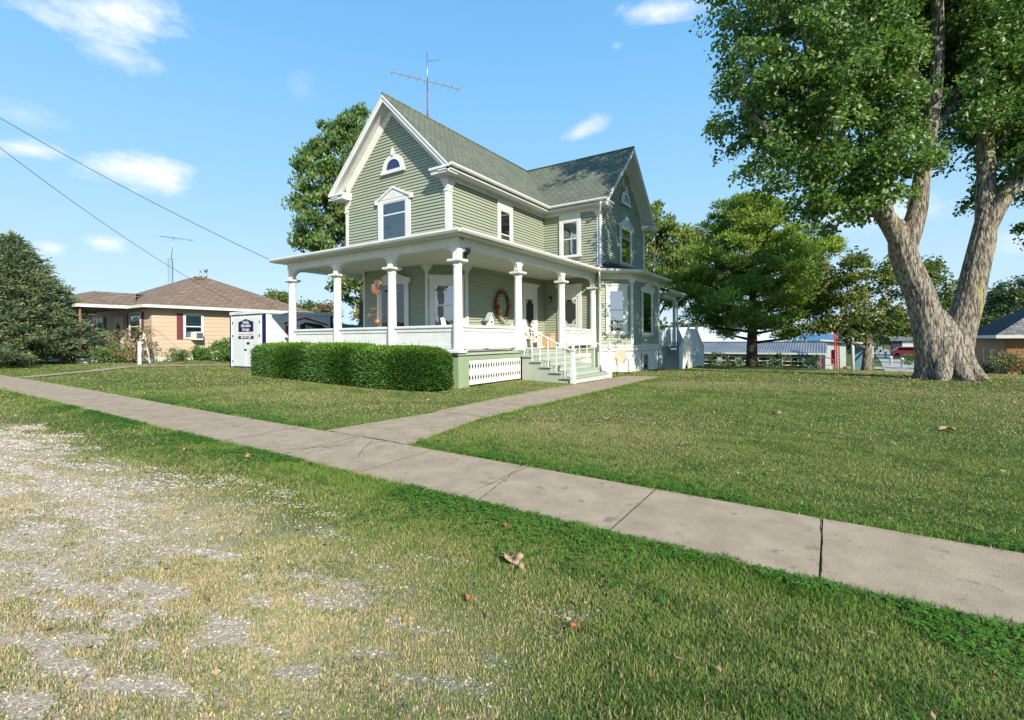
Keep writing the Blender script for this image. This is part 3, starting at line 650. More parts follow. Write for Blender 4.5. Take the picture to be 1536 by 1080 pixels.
# doors with ornamental screen doors
def door(fr, u0, u1, z1=3.52, top=4.08, label=None):
    fr_in = fr; fr = lambda p: fr_in((p[0], p[1], p[2] + .022))
    m = FB(fr); o = .028
    m.box(u0 - .16, u0, FL, z1, o, .075); m.box(u1, u1 + .16, FL, z1, o, .075); m.box(u0 - .16, u1 + .16, z1, top - .08, o, .075)
    m.box(u0 - .24, u1 + .24, top - .08, top, o, .15); m.box(u0 - .20, u1 + .20, top - .13, top - .08, o, .11)
    fo = m.build('door', M['white'], house); fo['label'] = label
    g0, g1, b0 = u0 + .13, u1 - .13, 2.22
    q = FB(fr); q.box(u0, g0, FL, z1, o, .05); q.box(g1, u1, FL, z1, o, .05); q.box(g0, g1, z1 - .14, z1, o, .05); q.box(g0, g1, 2.02, 2.12, o, .05); q.box(g0, g1, FL, FL + .2, o, .05); 
    for k in range(9):
        u = g0 + (g1 - g0) * (k + .5) / 9; q.box(u - .018, u + .018, 2.12, b0, .032, .048)
    q.box(g0, g1, b0, b0 + .04, o, .05); q.box(g0, g1, 1.95, 2.02, o, .05)
    for su, sz, cu, cz in ((1, -1, g0, z1 - .14), (-1, -1, g1, z1 - .14), (1, 1, g0, b0 + .04), (-1, 1, g1, b0 + .04)):
        for R_ in (.20, .13):
            n = 7
            for k in range(n):
                a, b = math.pi / 2 * k / n, math.pi / 2 * (k + 1) / n; P_ = lambda r_, t_: (cu + su * r_ * math.cos(t_), cz + sz * r_ * math.sin(t_))
                pts = [P_(R_, a), P_(R_, b), P_(R_ - .03, b), P_(R_ - .03, a)]; q.face([(*p, .047) for p in pts]); q.face([(*p, .035) for p in pts])
    for k in range(8):   # carved lower panel scrolls
        u = g0 + (g1 - g0) * (k + .5) / 8; h_ = .12 + .12 * math.sin(math.pi * (k + .5) / 8); q.face([(u - .05, 1.37, .047), (u + .05, 1.37, .047), (u + .02, 1.37 + h_ * .9, .047), (u - .02, 1.37 + h_ * .9, .047)])
    q.box(u0 + .03, u0 + .07, 2.0, 2.2, .05, .09)
    q.build('screen_door', M['white'], fo)
    q = FB(fr); q.box(g0, g1, FL + .2, z1 - .14, .027, .031); q.build('screen', M['screen'], fo)
door(fr_wing, -10.62, -9.72, label='white screen door in the wing wall'); door(fr_side, 18.45, 19.37, label='white screen door beside the wreath')
# wall lamp
m = FB(fr_wing); m.box(-11.18, -11.10, 3.42, 3.56, .03, .06); m.tube([(-11.14, 3.52, .06), (-11.14, 3.60, .13), (-11.14, 3.55, .18)], .012, 6)
for k in range(4):
    a = k * math.pi / 2 + .78; m.box(-11.14 + .055 * math.cos(a) - .006, -11.14 + .055 * math.cos(a) + .006, 3.33, 3.5, .18 + .055 * math.sin(a) - .006, .18 + .055 * math.sin(a) + .006)
m.box(-11.21, -11.07, 3.5, 3.53, .11, .25); m.box(-11.18, -11.10, 3.53, 3.57, .14, .22); m.box(-11.20, -11.08, 3.31, 3.335, .12, .24)
wl = m.build('wall_lantern', M['black'], house)
q = FB(fr_wing); q.box(-11.175, -11.105, 3.34, 3.46, .145, .215); q.build('lantern_glass', material('amber_glass', (.75, .55, .32), None, rough=.2), wl)

# ------------------------------------------------------------------ porch
PX0, PX1, PY0 = -17.10, -9.0, 10.83
pr = MB()
wl_z, g_z = 5.28, 4.62
gx0, gx1, gy0, gyE = PX0 - .5, PX1 + .52, PY0 - .52, G + .0
pr.slab([(gx0, gy0, g_z), (gx1, gy0, g_z), (S, Fy, wl_z), (gx0 + .0, Fy, wl_z)], .05)
pr.slab([(gx1, gy0, g_z), (gx1, gyE, g_z), (S, gyE, wl_z), (S, Fy, wl_z)], .05)
proof = pr.build('porch_roof', M['shing_dark'], house)
m = MB(); m.box(gx0, gx1 - .06, gy0 + .04, Fy + .2, 4.49, 4.53); m.box(S, gx1 - .02, Fy + .2, gyE - .002, 4.49, 4.53); m.build('porch_eave_soffit', M['ceiling'], house)
m = MB(); m.box(PX0 + .02, PX1 - .1, PY0 + .1, Fy + 1.2, 4.36, 4.38); m.box(S + .0, PX1 - .1, Fy + 1.2, G, 4.36, 4.38); m.build('porch_ceiling', M['ceiling'], house)
m = MB(); bw_ = .12
m.box(PX0 - bw_, PX1 + bw_, PY0 - bw_, PY0 + bw_, 4.23, 4.488); m.box(PX1 - bw_, PX1 + bw_, PY0 + bw_, G - .05, 4.23, 4.488); m.box(PX0 - bw_, PX0 + bw_, PY0 + bw_, Fy + .9, 4.23, 4.488)
m.box(PX0 - bw_ - .02, PX1 + bw_ + .02, PY0 - bw_ - .02, PY0 + bw_ - .01, 4.42, 4.486); m.box(PX1 + bw_, PX1 + bw_ + .02, PY0, G - .05, 4.42, 4.486)
m.build('porch_beam', M['white'], house, bevel=.006)
gutter_run('gutter', [(gx0, gy0 - .04, 4.56), (gx1 + .02, gy0 - .04, 4.56)]); gutter_run('gutter', [(gx1 + .04, gy0 - .04, 4.56), (gx1 + .04, gyE + .35, 4.56)])
gutter_run('gutter', [(gx0 - .04, Fy + .9, 4.56), (gx0 - .04, gy0 - .04, 4.56)])
cols = [(-17.10, 10.83), (-14.42, 10.83), (-11.70, 10.83), (-9.0, 10.83), (-9.0, 14.05), (-9.0, 17.25), (-9.0, 20.28)]
def bracket(mb, x, y, dx_, dy_):
    # curved spandrel: a quarter arch under the beam, on both sides of a column
    n = 8; R_ = .34; zt, zb = 4.232, 3.87; t = .075
    for s in (1,):
        pts = [(0, zb), (.10, zb)]
        for k in range(n + 1):
            a = math.pi / 2 * k / n; pts.append((.10 + R_ * (1 - math.cos(a)), zb + .04 + (zt - zb - .06) * math.sin(a)))
        pts += [(.10 + R_ + .05, zt - .02), (.10 + R_ + .05, zt), (0, zt)]
        P3 = lambda p, o: (x + dx_ * p[0] + (-dy_) * o, y + dy_ * p[0] + dx_ * o, p[1])
        lo = [P3(p, -t) for p in pts]; hi = [P3(p, t) for p in pts]
        m0 = len(mb.v); mb.face(lo); mb.face(hi)
        for k in range(len(pts)): mb.face([lo[k], lo[(k + 1) % len(pts)], hi[(k + 1) % len(pts)], hi[k]])
for k, (x, y) in enumerate(cols):
    m = MB(); end = k in (0, 6)
    m.lathe((x, y, 0), [(.17, FL + .0), (.17, FL + .10), (.155, FL + .13), (.150, FL + .17), (.140, 2.3), (.128, 3.60), (.128, 3.66), (.145, 3.68), (.145, 3.71), (.130, 3.73), (.135, 3.79)], 24)
    co = m.build('porch_column', M['white'], house)
    m = MB(); m.box(x - .19, x + .19, y - .19, y + .19, FL + .01, FL + .09); m.build('plinth', M['white'], co, bevel=.01); m = MB(); m.box(x - .18, x + .18, y - .18, y + .18, 3.77, 3.80); m.box(x - .22, x + .22, y - .22, y + .22, 3.80, 3.87); m.build('capital', M['white'], co, bevel=.01)
    m = MB(); m.box(x - .10, x + .10, y - .10, y + .10, 3.872, 4.232)
    if k < 3: bracket(m, x, y, 1, 0)
    if 0 < k <= 3: bracket(m, x, y, -1, 0)
    if 3 <= k < 6: bracket(m, x, y, 0, 1)
    if k > 3: bracket(m, x, y, 0, -1)
    if k == 0: bracket(m, x, y, 0, 1)
    m.build('bracket', M['white'], co, bevel=.004)
# floodlight on the corner bracket
m = MB(); m.tube([(-8.88, 11.05, 4.02), (-8.80, 11.05, 4.02), (-8.76, 11.02, 4.08)], .018, 6); m.lathe((-8.74, 11.0, 4.03), [(.02, -.02), (.06, .04), (.075, .15), (.07, .17)], 12); m.box(-8.905, -8.87, 11.0, 11.10, 3.92, 4.10)
m.tube([(-8.88, 11.0, 3.95), (-8.86, 10.92, 3.88), (-8.86, 10.92, 4.12)], .010, 5)
m.build('floodlight', M['black'], house)
# floor, skirt, lattice
m = MB(); m.box(PX0 - .1, PX1 + .12, PY0 - .12, Fy + .02, FL - .06, FL); m.box(S, PX1 + .12, Fy + .02, G - .01, FL - .06, FL - .0); m.build('porch_floor', M['stepgreen'], house)
m = MB()
m.box(PX0 - .05, PX1 + .06, PY0 - .06, PY0 + .0, .95, FL - .06); m.box(PX1, PX1 + .06, PY0, G - .05, .95, FL - .06)
for (x, y) in ((PX1, PY0), (PX0, PY0)): m.box(x - .30, x + .07, y - .07, y + .30, -.3, .95)
m.box(PX1 - .03, PX1 + .07, PY0 + .30, PY0 + .42, -.3, .95); m.box(PX1 - .03, PX1 + .07, 19.95, G - .02, -.3, .95)
m.build('porch_skirt', M['trimgreen'], house, bevel=.006)
def lattice(fr, u0, u1, z0, z1):
    m = FB(fr); n = max(2, round((u1 - u0) / .135)); cw = (u1 - u0) / n; mid = (z0 + z1) / 2
    for (a, b) in ((z0 + .06, mid - .025), (mid + .025, z1 - .04)):
        for k in range(n):
            x0, x1 = u0 + k * cw, u0 + (k + 1) * cw; xc, zc = (x0 + x1) / 2, (a + b) / 2; hx, hz = cw * .34, (b - a) * .44
            T, R_, Bq, L_ = (xc, zc + hz), (xc + hx, zc), (xc, zc - hz), (xc - hx, zc)
            for poly in ([(x0, b), (xc, b), T, L_, (x0, zc)], [(x1, b), (x1, zc), R_, T, (xc, b)], [(x1, a), (xc, a), Bq, R_, (x1, zc)], [(x0, a), (x0, zc), L_, Bq, (xc, a)]):
                m.face([(*p, .0) for p in poly])
    m.face([(u0, z0, 0), (u1, z0, 0), (u1, z0 + .06, 0), (u0, z0 + .06, 0)]); m.face([(u0, mid - .025, 0), (u1, mid - .025, 0), (u1, mid + .025, 0), (u0, mid + .025, 0)]); m.face([(u0, z1 - .04, 0), (u1, z1 - .04, 0), (u1, z1, 0), (u0, z1, 0)])
    return m.build('lattice', M['white'], house, solid=.02)
lattice(frame((PX1 + .03, 0, 0), (0, 1, 0), (1, 0, 0)), PY0 + .42, 14.115, .22, .95); lattice(frame((PX1 + .03, 0, 0), (0, 1, 0), (1, 0, 0)), 17.3, 19.95, .12, .95)
lattice(frame((0, PY0 - .03, 0), (1, 0, 0), (0, -1, 0)), PX0 + .1, PX1 - .3, .2, .95)
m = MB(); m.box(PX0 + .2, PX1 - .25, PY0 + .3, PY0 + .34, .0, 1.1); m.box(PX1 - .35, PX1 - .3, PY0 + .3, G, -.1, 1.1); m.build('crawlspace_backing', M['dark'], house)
# rails
def rail(fr, u0, u1):
    m = FB(fr); m.box(u0, u1, 1.915, 1.965, -.075, .075); m.box(u0, u1, 1.965, 1.99, -.06, .06); m.box(u0, u1, 1.80, 1.915, -.03, .035); m.box(u0, u1, 1.29, 1.42, -.03, .035)
    m.box(u0, u0 + .09, 1.42, 1.80, -.03, .035); m.box(u1 - .09, u1, 1.42, 1.80, -.03, .035)
    n = int((u1 - u0 - .18) / .07); cw = (u1 - u0 - .18) / n
    for k in range(n): m.box(u0 + .09 + k * cw + .004, u0 + .09 + (k + 1) * cw - .004, 1.42, 1.80, -.012, .010)
    m.box(u0 + .09, u1 - .09, 1.42, 1.80, -.020, -.013)
    return m.build('railing_panel', M['white'], house, bevel=.003)
frF = frame((0, PY0, 0), (1, 0, 0), (0, -1, 0)); frS = frame((PX1, 0, 0), (0, 1, 0), (1, 0, 0)); frL = frame((PX0, 0, 0), (0, 1, 0), (-1, 0, 0))
for a, b in ((-17.10, -14.42), (-14.42, -11.70), (-11.70, -9.0)): rail(frF, a + .13, b - .13)
rail(frS, 10.83 + .13, 14.05 - .13); rail(frS, 17.25 + .13, 20.28 - .1); rail(frL, 10.96, 13.9)
# steps
SY0, SY1 = 14.12, 17.22
m = MB(); nt_ = 5; rise = (FL - .13) / (nt_ + 1)
for k in range(nt_):
    zt = FL - rise * (k + 1); xa = PX1 + .10 + k * .375; m.box(xa - .02, xa + .41, SY0 - .06, SY1 + .06, zt - .04, zt)
    m.box(xa + .37, xa + .385, SY0, SY1, zt - rise, zt - .04)
m.box(PX1 + .062, PX1 + .10, SY0, SY1, FL - rise, FL - .065)
st = m.build('porch_steps', M['stepgreen'], house, bevel=.006)
for sy in (SY0 + .01, SY1 - .03):
    m = MB()
    for k in range(nt_):
        zt = FL - rise * (k + 1) - .045; xa = PX1 + .09 + k * .375
        for j in range(4): m.box(xa + j * .094 + .003, xa + (j + 1) * .094 - .003, sy, sy + .02, -.1, zt)
    m.build('step_skirt', M['stepgreen'], st)
m = MB(); m.box(PX1 + .1 + nt_ * .375 + .02, PX1 + .1 + nt_ * .375 + .045, SY0 - .04, SY1 + .04, .0, .20); m.build('kick_board', M['white'], st)
for y in (SY0 + .02, SY1 - .02):
    m = MB(); A = Vector((PX1 + .12, y, 2.08)); Bp = Vector((-7.0, y, 1.16))
    m.bar(A, Bp, .045, .04); m.bar(A - Vector((.08, 0, -.0)), A, .045, .04)
    for k in range(6):
        t = (k + .15) / 6.; p = A + (Bp - A) * t; kk = min(int((p.x - PX1 - .1) / .375), nt_ - 1); zb = FL - rise * (kk + 1) if p.x > PX1 + .12 else FL
        m.box(p.x - .016, p.x + .016, y - .016, y + .016, zb, p.z); m.box(p.x - .03, p.x + .03, y - .03, y + .03, p.z - .05, p.z - .02)
    hr = m.build('handrail', M['white'], st, bevel=.004)
    m = MB(); x = -6.98; m.box(x - .075, x + .075, y - .075, y + .075, gz(x, y) - .1, .62); m.box(x - .055, x + .055, y - .055, y + .055, .62, 1.18); m.box(x - .085, x + .085, y - .085, y + .085, 1.18, 1.22)
    m.lathe((x, y, 1.22), [(.05, 0), (.035, .03), (.06, .09), (.05, .14), (.02, .17), (.03, .20), (.008, .24)], 12); m.build('newel_post', M['white'], st, bevel=.01)
# bay roof, frieze and soffit
bo = .5; byF = G - .25
bp = [(W, G - .1), (B + .10, BY0 - .12), (B + .10, BY1 + .1), (W, WY)]
ep = [(W + .02, G - .52), (W + .42, G - .52), (B + .52, BY0 - .20), (B + .52, BY1 + .30), (W + .02, WY + .5)]
m = MB(); zr0, zr1 = 4.60, 5.10; T0, T1 = (W + .03, G + .6, zr1), (W + .03, BY1 - .3, zr1); E3 = [(*p, zr0) for p in ep]
m.slab([E3[0], E3[1], E3[2], T0], .04); m.slab([E3[2], E3[3], T1, T0], .04); m.slab([E3[3], E3[4], T1], .04); m.build('bay_roof', M['shing_dark'], house)
m = MB(); m.prism(ep, 'z', 4.50, 4.556); m.build('bay_soffit', M['white'], house)
m = MB(); m.prism([(W - .05, G - .03), (W + .01, G - .03), (B + .045, BY0 - .02), (B + .045, BY1 + .03), (W, WY)], 'z', 4.24, 4.50); m.build('bay_frieze', M['white'], house)
gutter_run('gutter', [(ep[0][0] - .25, ep[0][1] - .03, 4.56), (ep[1][0] + .02, ep[1][1] - .03, 4.56), (ep[2][0] + .03, ep[2][1] - .03, 4.56), (ep[3][0] + .03, ep[3][1], 4.56)])
m = MB(); m.tube([(W + .34, 19.76, 7.52), (W + .30, 19.78, 7.42), (W + .08, 20.22, 7.15), (W + .075, 20.27, 7.0), (W + .075, 20.27, 4.95), (W + .12, 20.1, 4.80), (W + .3, 19.9, 4.72)], .045, 8); m.build('downspout', M['white'], house)
m = MB(); m.tube([(W + .22, 19.80, 4.70), (W + .22, 19.80, 4.42), (W + .14, 20.0, 4.25), (W + .06, 20.20, 4.10), (W + .06, 20.22, .25), (W + .12, 20.05, .12)], .045, 8); m.build('downspout', M['white'], house)
# rear porch
m = MB(); m.slab([(-7.2, WY - .6, 4.12), (-7.2, 29.3, 4.12), (-9.6, 29.3, 4.75), (-9.6, WY - .6, 4.75)], .05); m.build('rear_porch_roof', M['shing_dark'], house)
m = MB(); m.box(-9.6, -7.22, WY + .01, 29.25, 3.98, 4.04); m.box(-7.82, -7.62, WY + .02, 29.0, 3.78, 3.98); m.box(-9.6, -7.82, 28.85, 29.0, 3.78, 3.98); m.build('rear_porch_soffit', M['white'], house)
gutter_run('gutter', [(-7.16, WY - .5, 4.08), (-7.16, 29.35, 4.08)])
m = MB(); m.box(-7.79, -7.65, 28.85, 28.99, 1.1, 3.78); bracket(m, -7.72, 28.92, 0, -1); m.v = m.v[:8] + [Vector((v.x, v.y, v.z - .45)) for v in m.v[8:]]; m.build('rear_porch_post', M['white'], house)
m = MB(); m.tube([(-7.2, 29.2, 4.02), (-7.4, 29.15, 3.85), (-7.6, 29.1, 3.75), (-7.6, 29.1, .1)], .045, 8); m.build('downspout', M['white'], house)
m = MB(); m.box(-9.6, -7.6, WY + .05, 30, 1.02, 1.12); m.box(-9.7, -9.5, WY, 32, -.5, 4.2); m.build('rear_wall', M['siding'], house)
# rear stair with board sides
rs = MB(); gr = -.1
for k in range(6): rs.box(-7.72, -6.74, 26.3 + k * .29, 26.3 + k * .29 + .33, gr + .17 * (k + 1) - .04, gr + .17 * (k + 1)); rs.box(-7.72, -6.74, 26.3 + k * .29 + .03, 26.3 + k * .29 + .05, gr + .17 * k, gr + .17 * (k + 1) - .04)
for k in range(6): rs.box(-7.72, -6.74, 31.5 - k * .29 - .33, 31.5 - k * .29, gr + .17 * (k + 1) - .04, gr + .17 * (k + 1))
rs.box(-7.9, -6.74, 28.0, 29.8, 1.0, 1.08)
rst = rs.build('rear_steps', M['stepgreen'], house)
m = MB()
for x in (-7.76, -6.70):
    n = 14
    for sgn, ya, yb in ((1, 26.2, 28.0), (-1, 31.6, 29.8)):
        for k in range(n):
            t0, t1 = k / n, (k + 1) / n; y0, y1 = ya + (yb - ya) * t0, ya + (yb - ya) * t1
            zt = lambda t: 1.02 + 1.10 * t; zb = lambda t: (gr - .12 if x < -7 else max(gr - .12, gr - .75 + 1.55 * t))
            pts = [(y0 + sgn * .003, zb(t0)), (y1 - sgn * .003, zb(t1)), (y1 - sgn * .003, zt(t1)), (y0 + sgn * .003, zt(t0))]
            m.prism(pts, 'x', x - .012, x + .012)
        m.bar((x, ya, 1.04), (x, yb, 2.14), .09, .04)
    if x > -7:
        for k in range(12): m.box(x - .012, x + .012, 28.0 + k * .15 + .003, 28.0 + (k + 1) * .15 - .003, .92, 2.10)
        for k in range(9): m.box(x - .012, x + .012, 28.05, 29.75, gr + .02 + k * .11, gr + .10 + k * .11)
    for y in (26.2, 28.0, 29.8, 31.6): m.box(x - .05, x + .05, y - .05, y + .05, gr - .3, 1.15 if y in (26.2, 31.6) else 2.3)
m.build('stair_side', M['white'], rst)
m = MB(); m.box(-7.76, -7.72, WY + .1, 26.2, 1.1, 2.05); 
for k in range(9): m.box(-7.79, -7.76, WY + .1 + k * .3, WY + .1 + k * .3 + .05, 1.1, 2.1)
m.build('rear_railing', M['white'], house)
# roof antenna
ant = thing('tv_antenna', 'tall rooftop television antenna with a horizontal boom on a rusty mast', 'antenna', (-14.3, 15.3, 11.0))
m = MB(); m.tube([(-14.3, 15.3, 10.7), (-14.3, 15.3, 12.1)], .035, 8); m.build('mast', M['rust'], ant)
m = MB(); m.tube([(-14.3, 15.3, 12.1), (-14.3, 15.3, 13.75)], .025, 8); m.build('mast', M['metal'], ant)
bd = Vector((.475, .88, 0)); c0 = Vector((-14.3, 15.3, 12.55)); m = MB(); m.bar(c0 - bd * 1.55, c0 + bd * 1.5, .032, .032); bdn = Vector((-.88, .475, 0))
for k in range(9):
    p = c0 + bd * (-1.5 + k * .37); m.tube([p - bdn * (.28 + .02 * k), p + bdn * (.28 + .02 * k)], .004, 4)
m.tube([c0 + Vector((0, 0, .85)), c0 + Vector((.35, .35, .95))], .012, 5); m.build('boom', material('dull_aluminium', (.16, .15, .16), (.28, .2, .17), 20, .6, metal=.3), ant)
#PART2
# ------------------------------------------------------------------ scattered vegetation
def blades(name, P, h, w, cols, lean=.35, seg=False, label=None, mat='blade'):
    n = len(P); a = RNG.random(n) * 2 * np.pi; d = np.stack([np.cos(a), np.sin(a), np.zeros(n)], 1)
    la = RNG.random(n) * 2 * np.pi; ln = (RNG.random(n) * lean + .08) * h
    tip = P + np.stack([np.cos(la) * ln, np.sin(la) * ln, h * np.sqrt(np.maximum(.2, 1 - (ln / h) ** 2))], 1)
    hw = (w / 2)[:, None]; A, Bp = P - d * hw, P + d * hw
    if not seg:
        V = np.stack([A, Bp, tip], 1).reshape(-1, 3); F = np.arange(3 * n).reshape(-1, 3); c = cols
    else:
        mid = P + (tip - P) * np.array([.35, .35, .62]); m1, m2 = mid - d * hw * .75, mid + d * hw * .75
        V = np.stack([A, Bp, m1, m2, tip], 1).reshape(-1, 3); b = (np.arange(n) * 5)[:, None]
        F = np.concatenate([b + [0, 1, 3], b + [0, 3, 2], b + [2, 3, 4]], 1).reshape(-1, 3); c = np.repeat(cols, 3, 0)
    return raw_mesh(name, V, F, M[mat], c)
yw = rad(33.4); FWD = np.array([-math.sin(yw), math.cos(yw)]); RGT = np.array([math.cos(yw), math.sin(yw)])
def inpoly(x, y, poly):
    r = np.zeros(len(x), bool); n = len(poly)
    for i in range(n):
        (x0, y0), (x1, y1) = poly[i], poly[(i + 1) % n]
        c = ((y0 > y) != (y1 > y)) & (x < (x1 - x0) * (y - y0) / (y1 - y0 + 1e-12) + x0); r ^= c
    return r
def forbidden(x, y):
    wv = (fbm(x * 1.3, y * 1.3, .25) - .5) * .13
    r = (y > 3.61 + wv) & (y < 4.77 + wv) & (x < 8.8)
    px = -6.6
    r |= (x > px) & (x < -5.42) & (y >= 4.7) & (y < 18.05)
    r |= (y >= 4.7) & (y < 7.2) & (np.abs(x + 5.9) < .52 + .38 * np.clip((7.2 - y) / 2.4, 0, 1))
    r |= (x > PX0 - .05) & (x < PX1 + .05) & (y > PY0 - .05) & (y < 27)
    r |= (x > PX1 - .1) & (x < -7.0) & (y > 14.05) & (y < 17.3)
    r |= (x > W - 3) & (x < B + .02) & (y > G) & (y < 27); r |= (x > -7.9) & (x < -6.7) & (y > 26) & (y < 31.8)
    r |= (x > -23.4) & (x < -20.4) & (y > 11.5) & (y < 15.3); r |= (x < -30.3) & (x > -40) & (y > 11) & (y < 21)
    r |= (x > -17.9) & (x < -8.9) & (y > 9.7) & (y < 10.6); r |= np.hypot(x - 3.05, y - 21.2) < 1.0
    return r
def sample_ring(d0, d1, n, lo=-49, hi=49):
    d = np.sqrt(RNG.random(n) * (d1 * d1 - d0 * d0) + d0 * d0); t = np.radians(RNG.uniform(lo, hi, n))
    # ring in camera-distance, cut to the field the photograph could see from near its place
    p = FWD[None] * (d * np.cos(t))[:, None] + RGT[None] * (d * np.sin(t))[:, None]
    return p[:, 0], p[:, 1]
def strip_mask(x, y):       # worn gravel parking strip along the street
    n = fbm(x, y, 1.3)
    return np.clip((2.75 + (n - .5) * 1.5 - y) / .9, 0, 1) * np.clip((-1.0 + 1.1 * np.clip((2.2 - y) / .7, 0, 1) + (n - .5) * 2.2 - x) / 1.3, 0, 1)
GREEN = np.array([.155, .26, .052]); DARK = np.array([.095, .165, .035]); STRAW = np.array([.45, .37, .205]); OLIVE = np.array([.25, .29, .085]); FRESH = np.array([.135, .255, .04])
def grass_layer(d0, d1, n, w, h, seg):
    x, y = sample_ring(d0, d1, n); 
    ed = np.minimum(np.abs(y - 3.58), np.abs(y - 4.80)); ed2 = np.where(y > 4.7, np.minimum(np.abs(x + 6.55), np.abs(x + 5.38)), 9.)
    ed = np.minimum(ed, np.where((y < 18.2), ed2, 9.))
    edge = np.clip(1 - ed / .45, 0, 1); sm = strip_mask(x, y)
    patch = fbm(x * 1.0 + 3, y * 1.9, .55); big = fbm(x, y, 3.2); tiny = fbm(x + 9, y, .16)
    keep = ~forbidden(x, y)
    patch2 = fbm(x * .9 + y * .5 + 3, (y * .9 - x * .3) * 2.8, .30)
    bare = np.clip((patch2 + .30 * (big - .5) + .10 * np.clip((-x - 4) / 6, -1, 1) - .505) / .085, 0, 1) * sm; verge = (y < 3.6)
    keep &= RNG.random(n) > bare * .93 + .04 * sm
    keep &= RNG.random(n) < .45 + .9 * tiny + edge
    x, y, edge, sm, big, patch, tiny, verge = [q[keep] for q in (x, y, edge, sm, big, patch, tiny, verge)]; n = len(x)
    dry = np.clip((big - .40) * 2.6, 0, 1) * .52 + .14
    dry = np.where(y > 4.8, dry * np.clip((y - 4.8) / 2.5, .35, 1) * 1.0, dry * .72)
    dry = np.clip(dry + sm * (.50 + 1.1 * (tiny - .5)) - edge * .6, .02, .95)
    isdry = RNG.random(n) < dry; r = RNG.random((n, 1)); t = RNG.random((n, 1))
    green = GREEN * (1 - r) + OLIVE * r; green = np.where((patch < .42)[:, None], DARK * (1 - r * .6) + GREEN * r * .6, green)
    green = green * (1 - edge[:, None] * .75) + FRESH * edge[:, None] * .75 * (.55 + .6 * t)
    straw = STRAW * (.65 + .6 * t) * (1 + .25 * sm[:, None]); c = np.where(isdry[:, None], straw, green) * (.75 + .5 * RNG.random((n, 1)))
    hh = h * (.55 + .8 * RNG.random(n)) * (1 + .75 * edge) * np.where(sm > .5, .72, 1); ww = w * (.7 + .6 * RNG.random(n)) * (1 + .35 * edge)
    P = np.stack([x, y, gzn(x, y) - .004], 1)
    return P, hh, ww, c
tot_b = []
for (d0, d1, n, w, h, seg) in ((1.6, 4.2, 300000, .0046, .034, True), (4.2, 8.5, 360000, .0080, .032, False), (8.5, 17, 300000, .014, .034, False), (17, 36, 240000, .028, .040, False)):
    P, hh, ww, c = grass_layer(d0, d1, n, w, h, seg); o = blades('grass', P, hh, ww, c, 1.0, seg)
    tag(o, {1.6: 'short grass of the nearest verge and lawn edge', 4.2: 'mown grass either side of the sidewalk', 8.5: 'mown lawn grass around the path to the steps', 17: 'mown grass of the far side lawn'}[d0], 'grass', kind='stuff')
# clover leaves on the verges
n = 26000; x = RNG.uniform(-14, 6, n); y = np.where(RNG.random(n) < .62, 3.57 - RNG.exponential(.28, n), 4.84 + RNG.exponential(.22, n)); k = (~forbidden(x, y)) & (np.hypot(x, y) > 1.9) & (strip_mask(x, y) < .3) & (fbm(x, y, .8) > .42); x, y = x[k], y[k]; n = len(x)
P = np.stack([x, y, gzn(x, y) + .025 + .03 * RNG.random(n)], 1); s = (.010 + .008 * RNG.random(n))[:, None]; a = RNG.random(n) * 6.28
V = []; Fq = []
for k3 in range(3):
    aa = a + k3 * 2.094; d = np.stack([np.cos(aa), np.sin(aa), .25 * RNG.standard_normal(n)], 1); e = np.stack([-np.sin(aa), np.cos(aa), 0 * aa], 1)
    V.append(np.stack([P, P + d * s + e * s * .6, P + d * s * 1.5, P + d * s - e * s * .6], 1))
V = np.concatenate(V, 1).reshape(-1, 3); F = np.arange(len(V)).reshape(-1, 4)
c = np.repeat(np.array([.085, .22, .03]) * (.6 + .7 * RNG.random((n, 1))), 3, 0)
tag(raw_mesh('clover', V, F, M['blade'], c, k=4), 'low clover creeping over the sidewalk edges', 'clover', kind='stuff')
def scatter_leaves(name, x, y, s, cols, label, cat, h=.02, lobes=1):
    n = len(x); P = np.stack([x, y, gzn(x, y) + h * (.5 + RNG.random(n))], 1); a = RNG.random(n) * 6.28; s = s[:, None]
    d = np.stack([np.cos(a), np.sin(a), RNG.normal(0, .35, n)], 1); e = np.stack([-np.sin(a), np.cos(a), RNG.normal(0, .35, n)], 1)
    V = np.stack([P - d * s, P + e * s * .6, P + d * s, P - e * s * .6], 1).reshape(-1, 3)
    return tag(raw_mesh(name, V, np.arange(4 * n).reshape(-1, 4), M['blade'], cols, k=4), label, cat, kind='stuff')
n = 60000; x, y = sample_ring(2.0, 15, n); k = (~forbidden(x, y)) & (fbm(x + 70, y + 20, .7) > .60) & (strip_mask(x, y) < .5); x, y = x[k], y[k]; n = len(x)
scatter_leaves('broadleaf_weeds', x, y, .012 * RNG.uniform(.7, 1.8, n), np.array([.10, .20, .035]) * RNG.uniform(.6, 1.4, (n, 1)), 'patches of broad leaved weeds in the lawn', 'weeds', .03)
n = 3200; x, y = sample_ring(2.0, 24, n); k = ~forbidden(x, y); x, y = x[k], y[k]; n = len(x)
x2 = RNG.normal(2.4, 3.2, 1400); y2 = RNG.normal(20.2, 2.6, 1400); x = np.concatenate([x, x2]); y = np.concatenate([y, y2]); n = len(x); d = np.hypot(x, y)
scatter_leaves('leaf_litter', x, y, .012 * RNG.uniform(.5, 1.7, n) * (1 + d / 14), np.array([.36, .24, .14]) * RNG.uniform(.5, 1.5, (n, 1)), 'crumbs of dry leaf litter scattered in the grass', 'litter', .045)
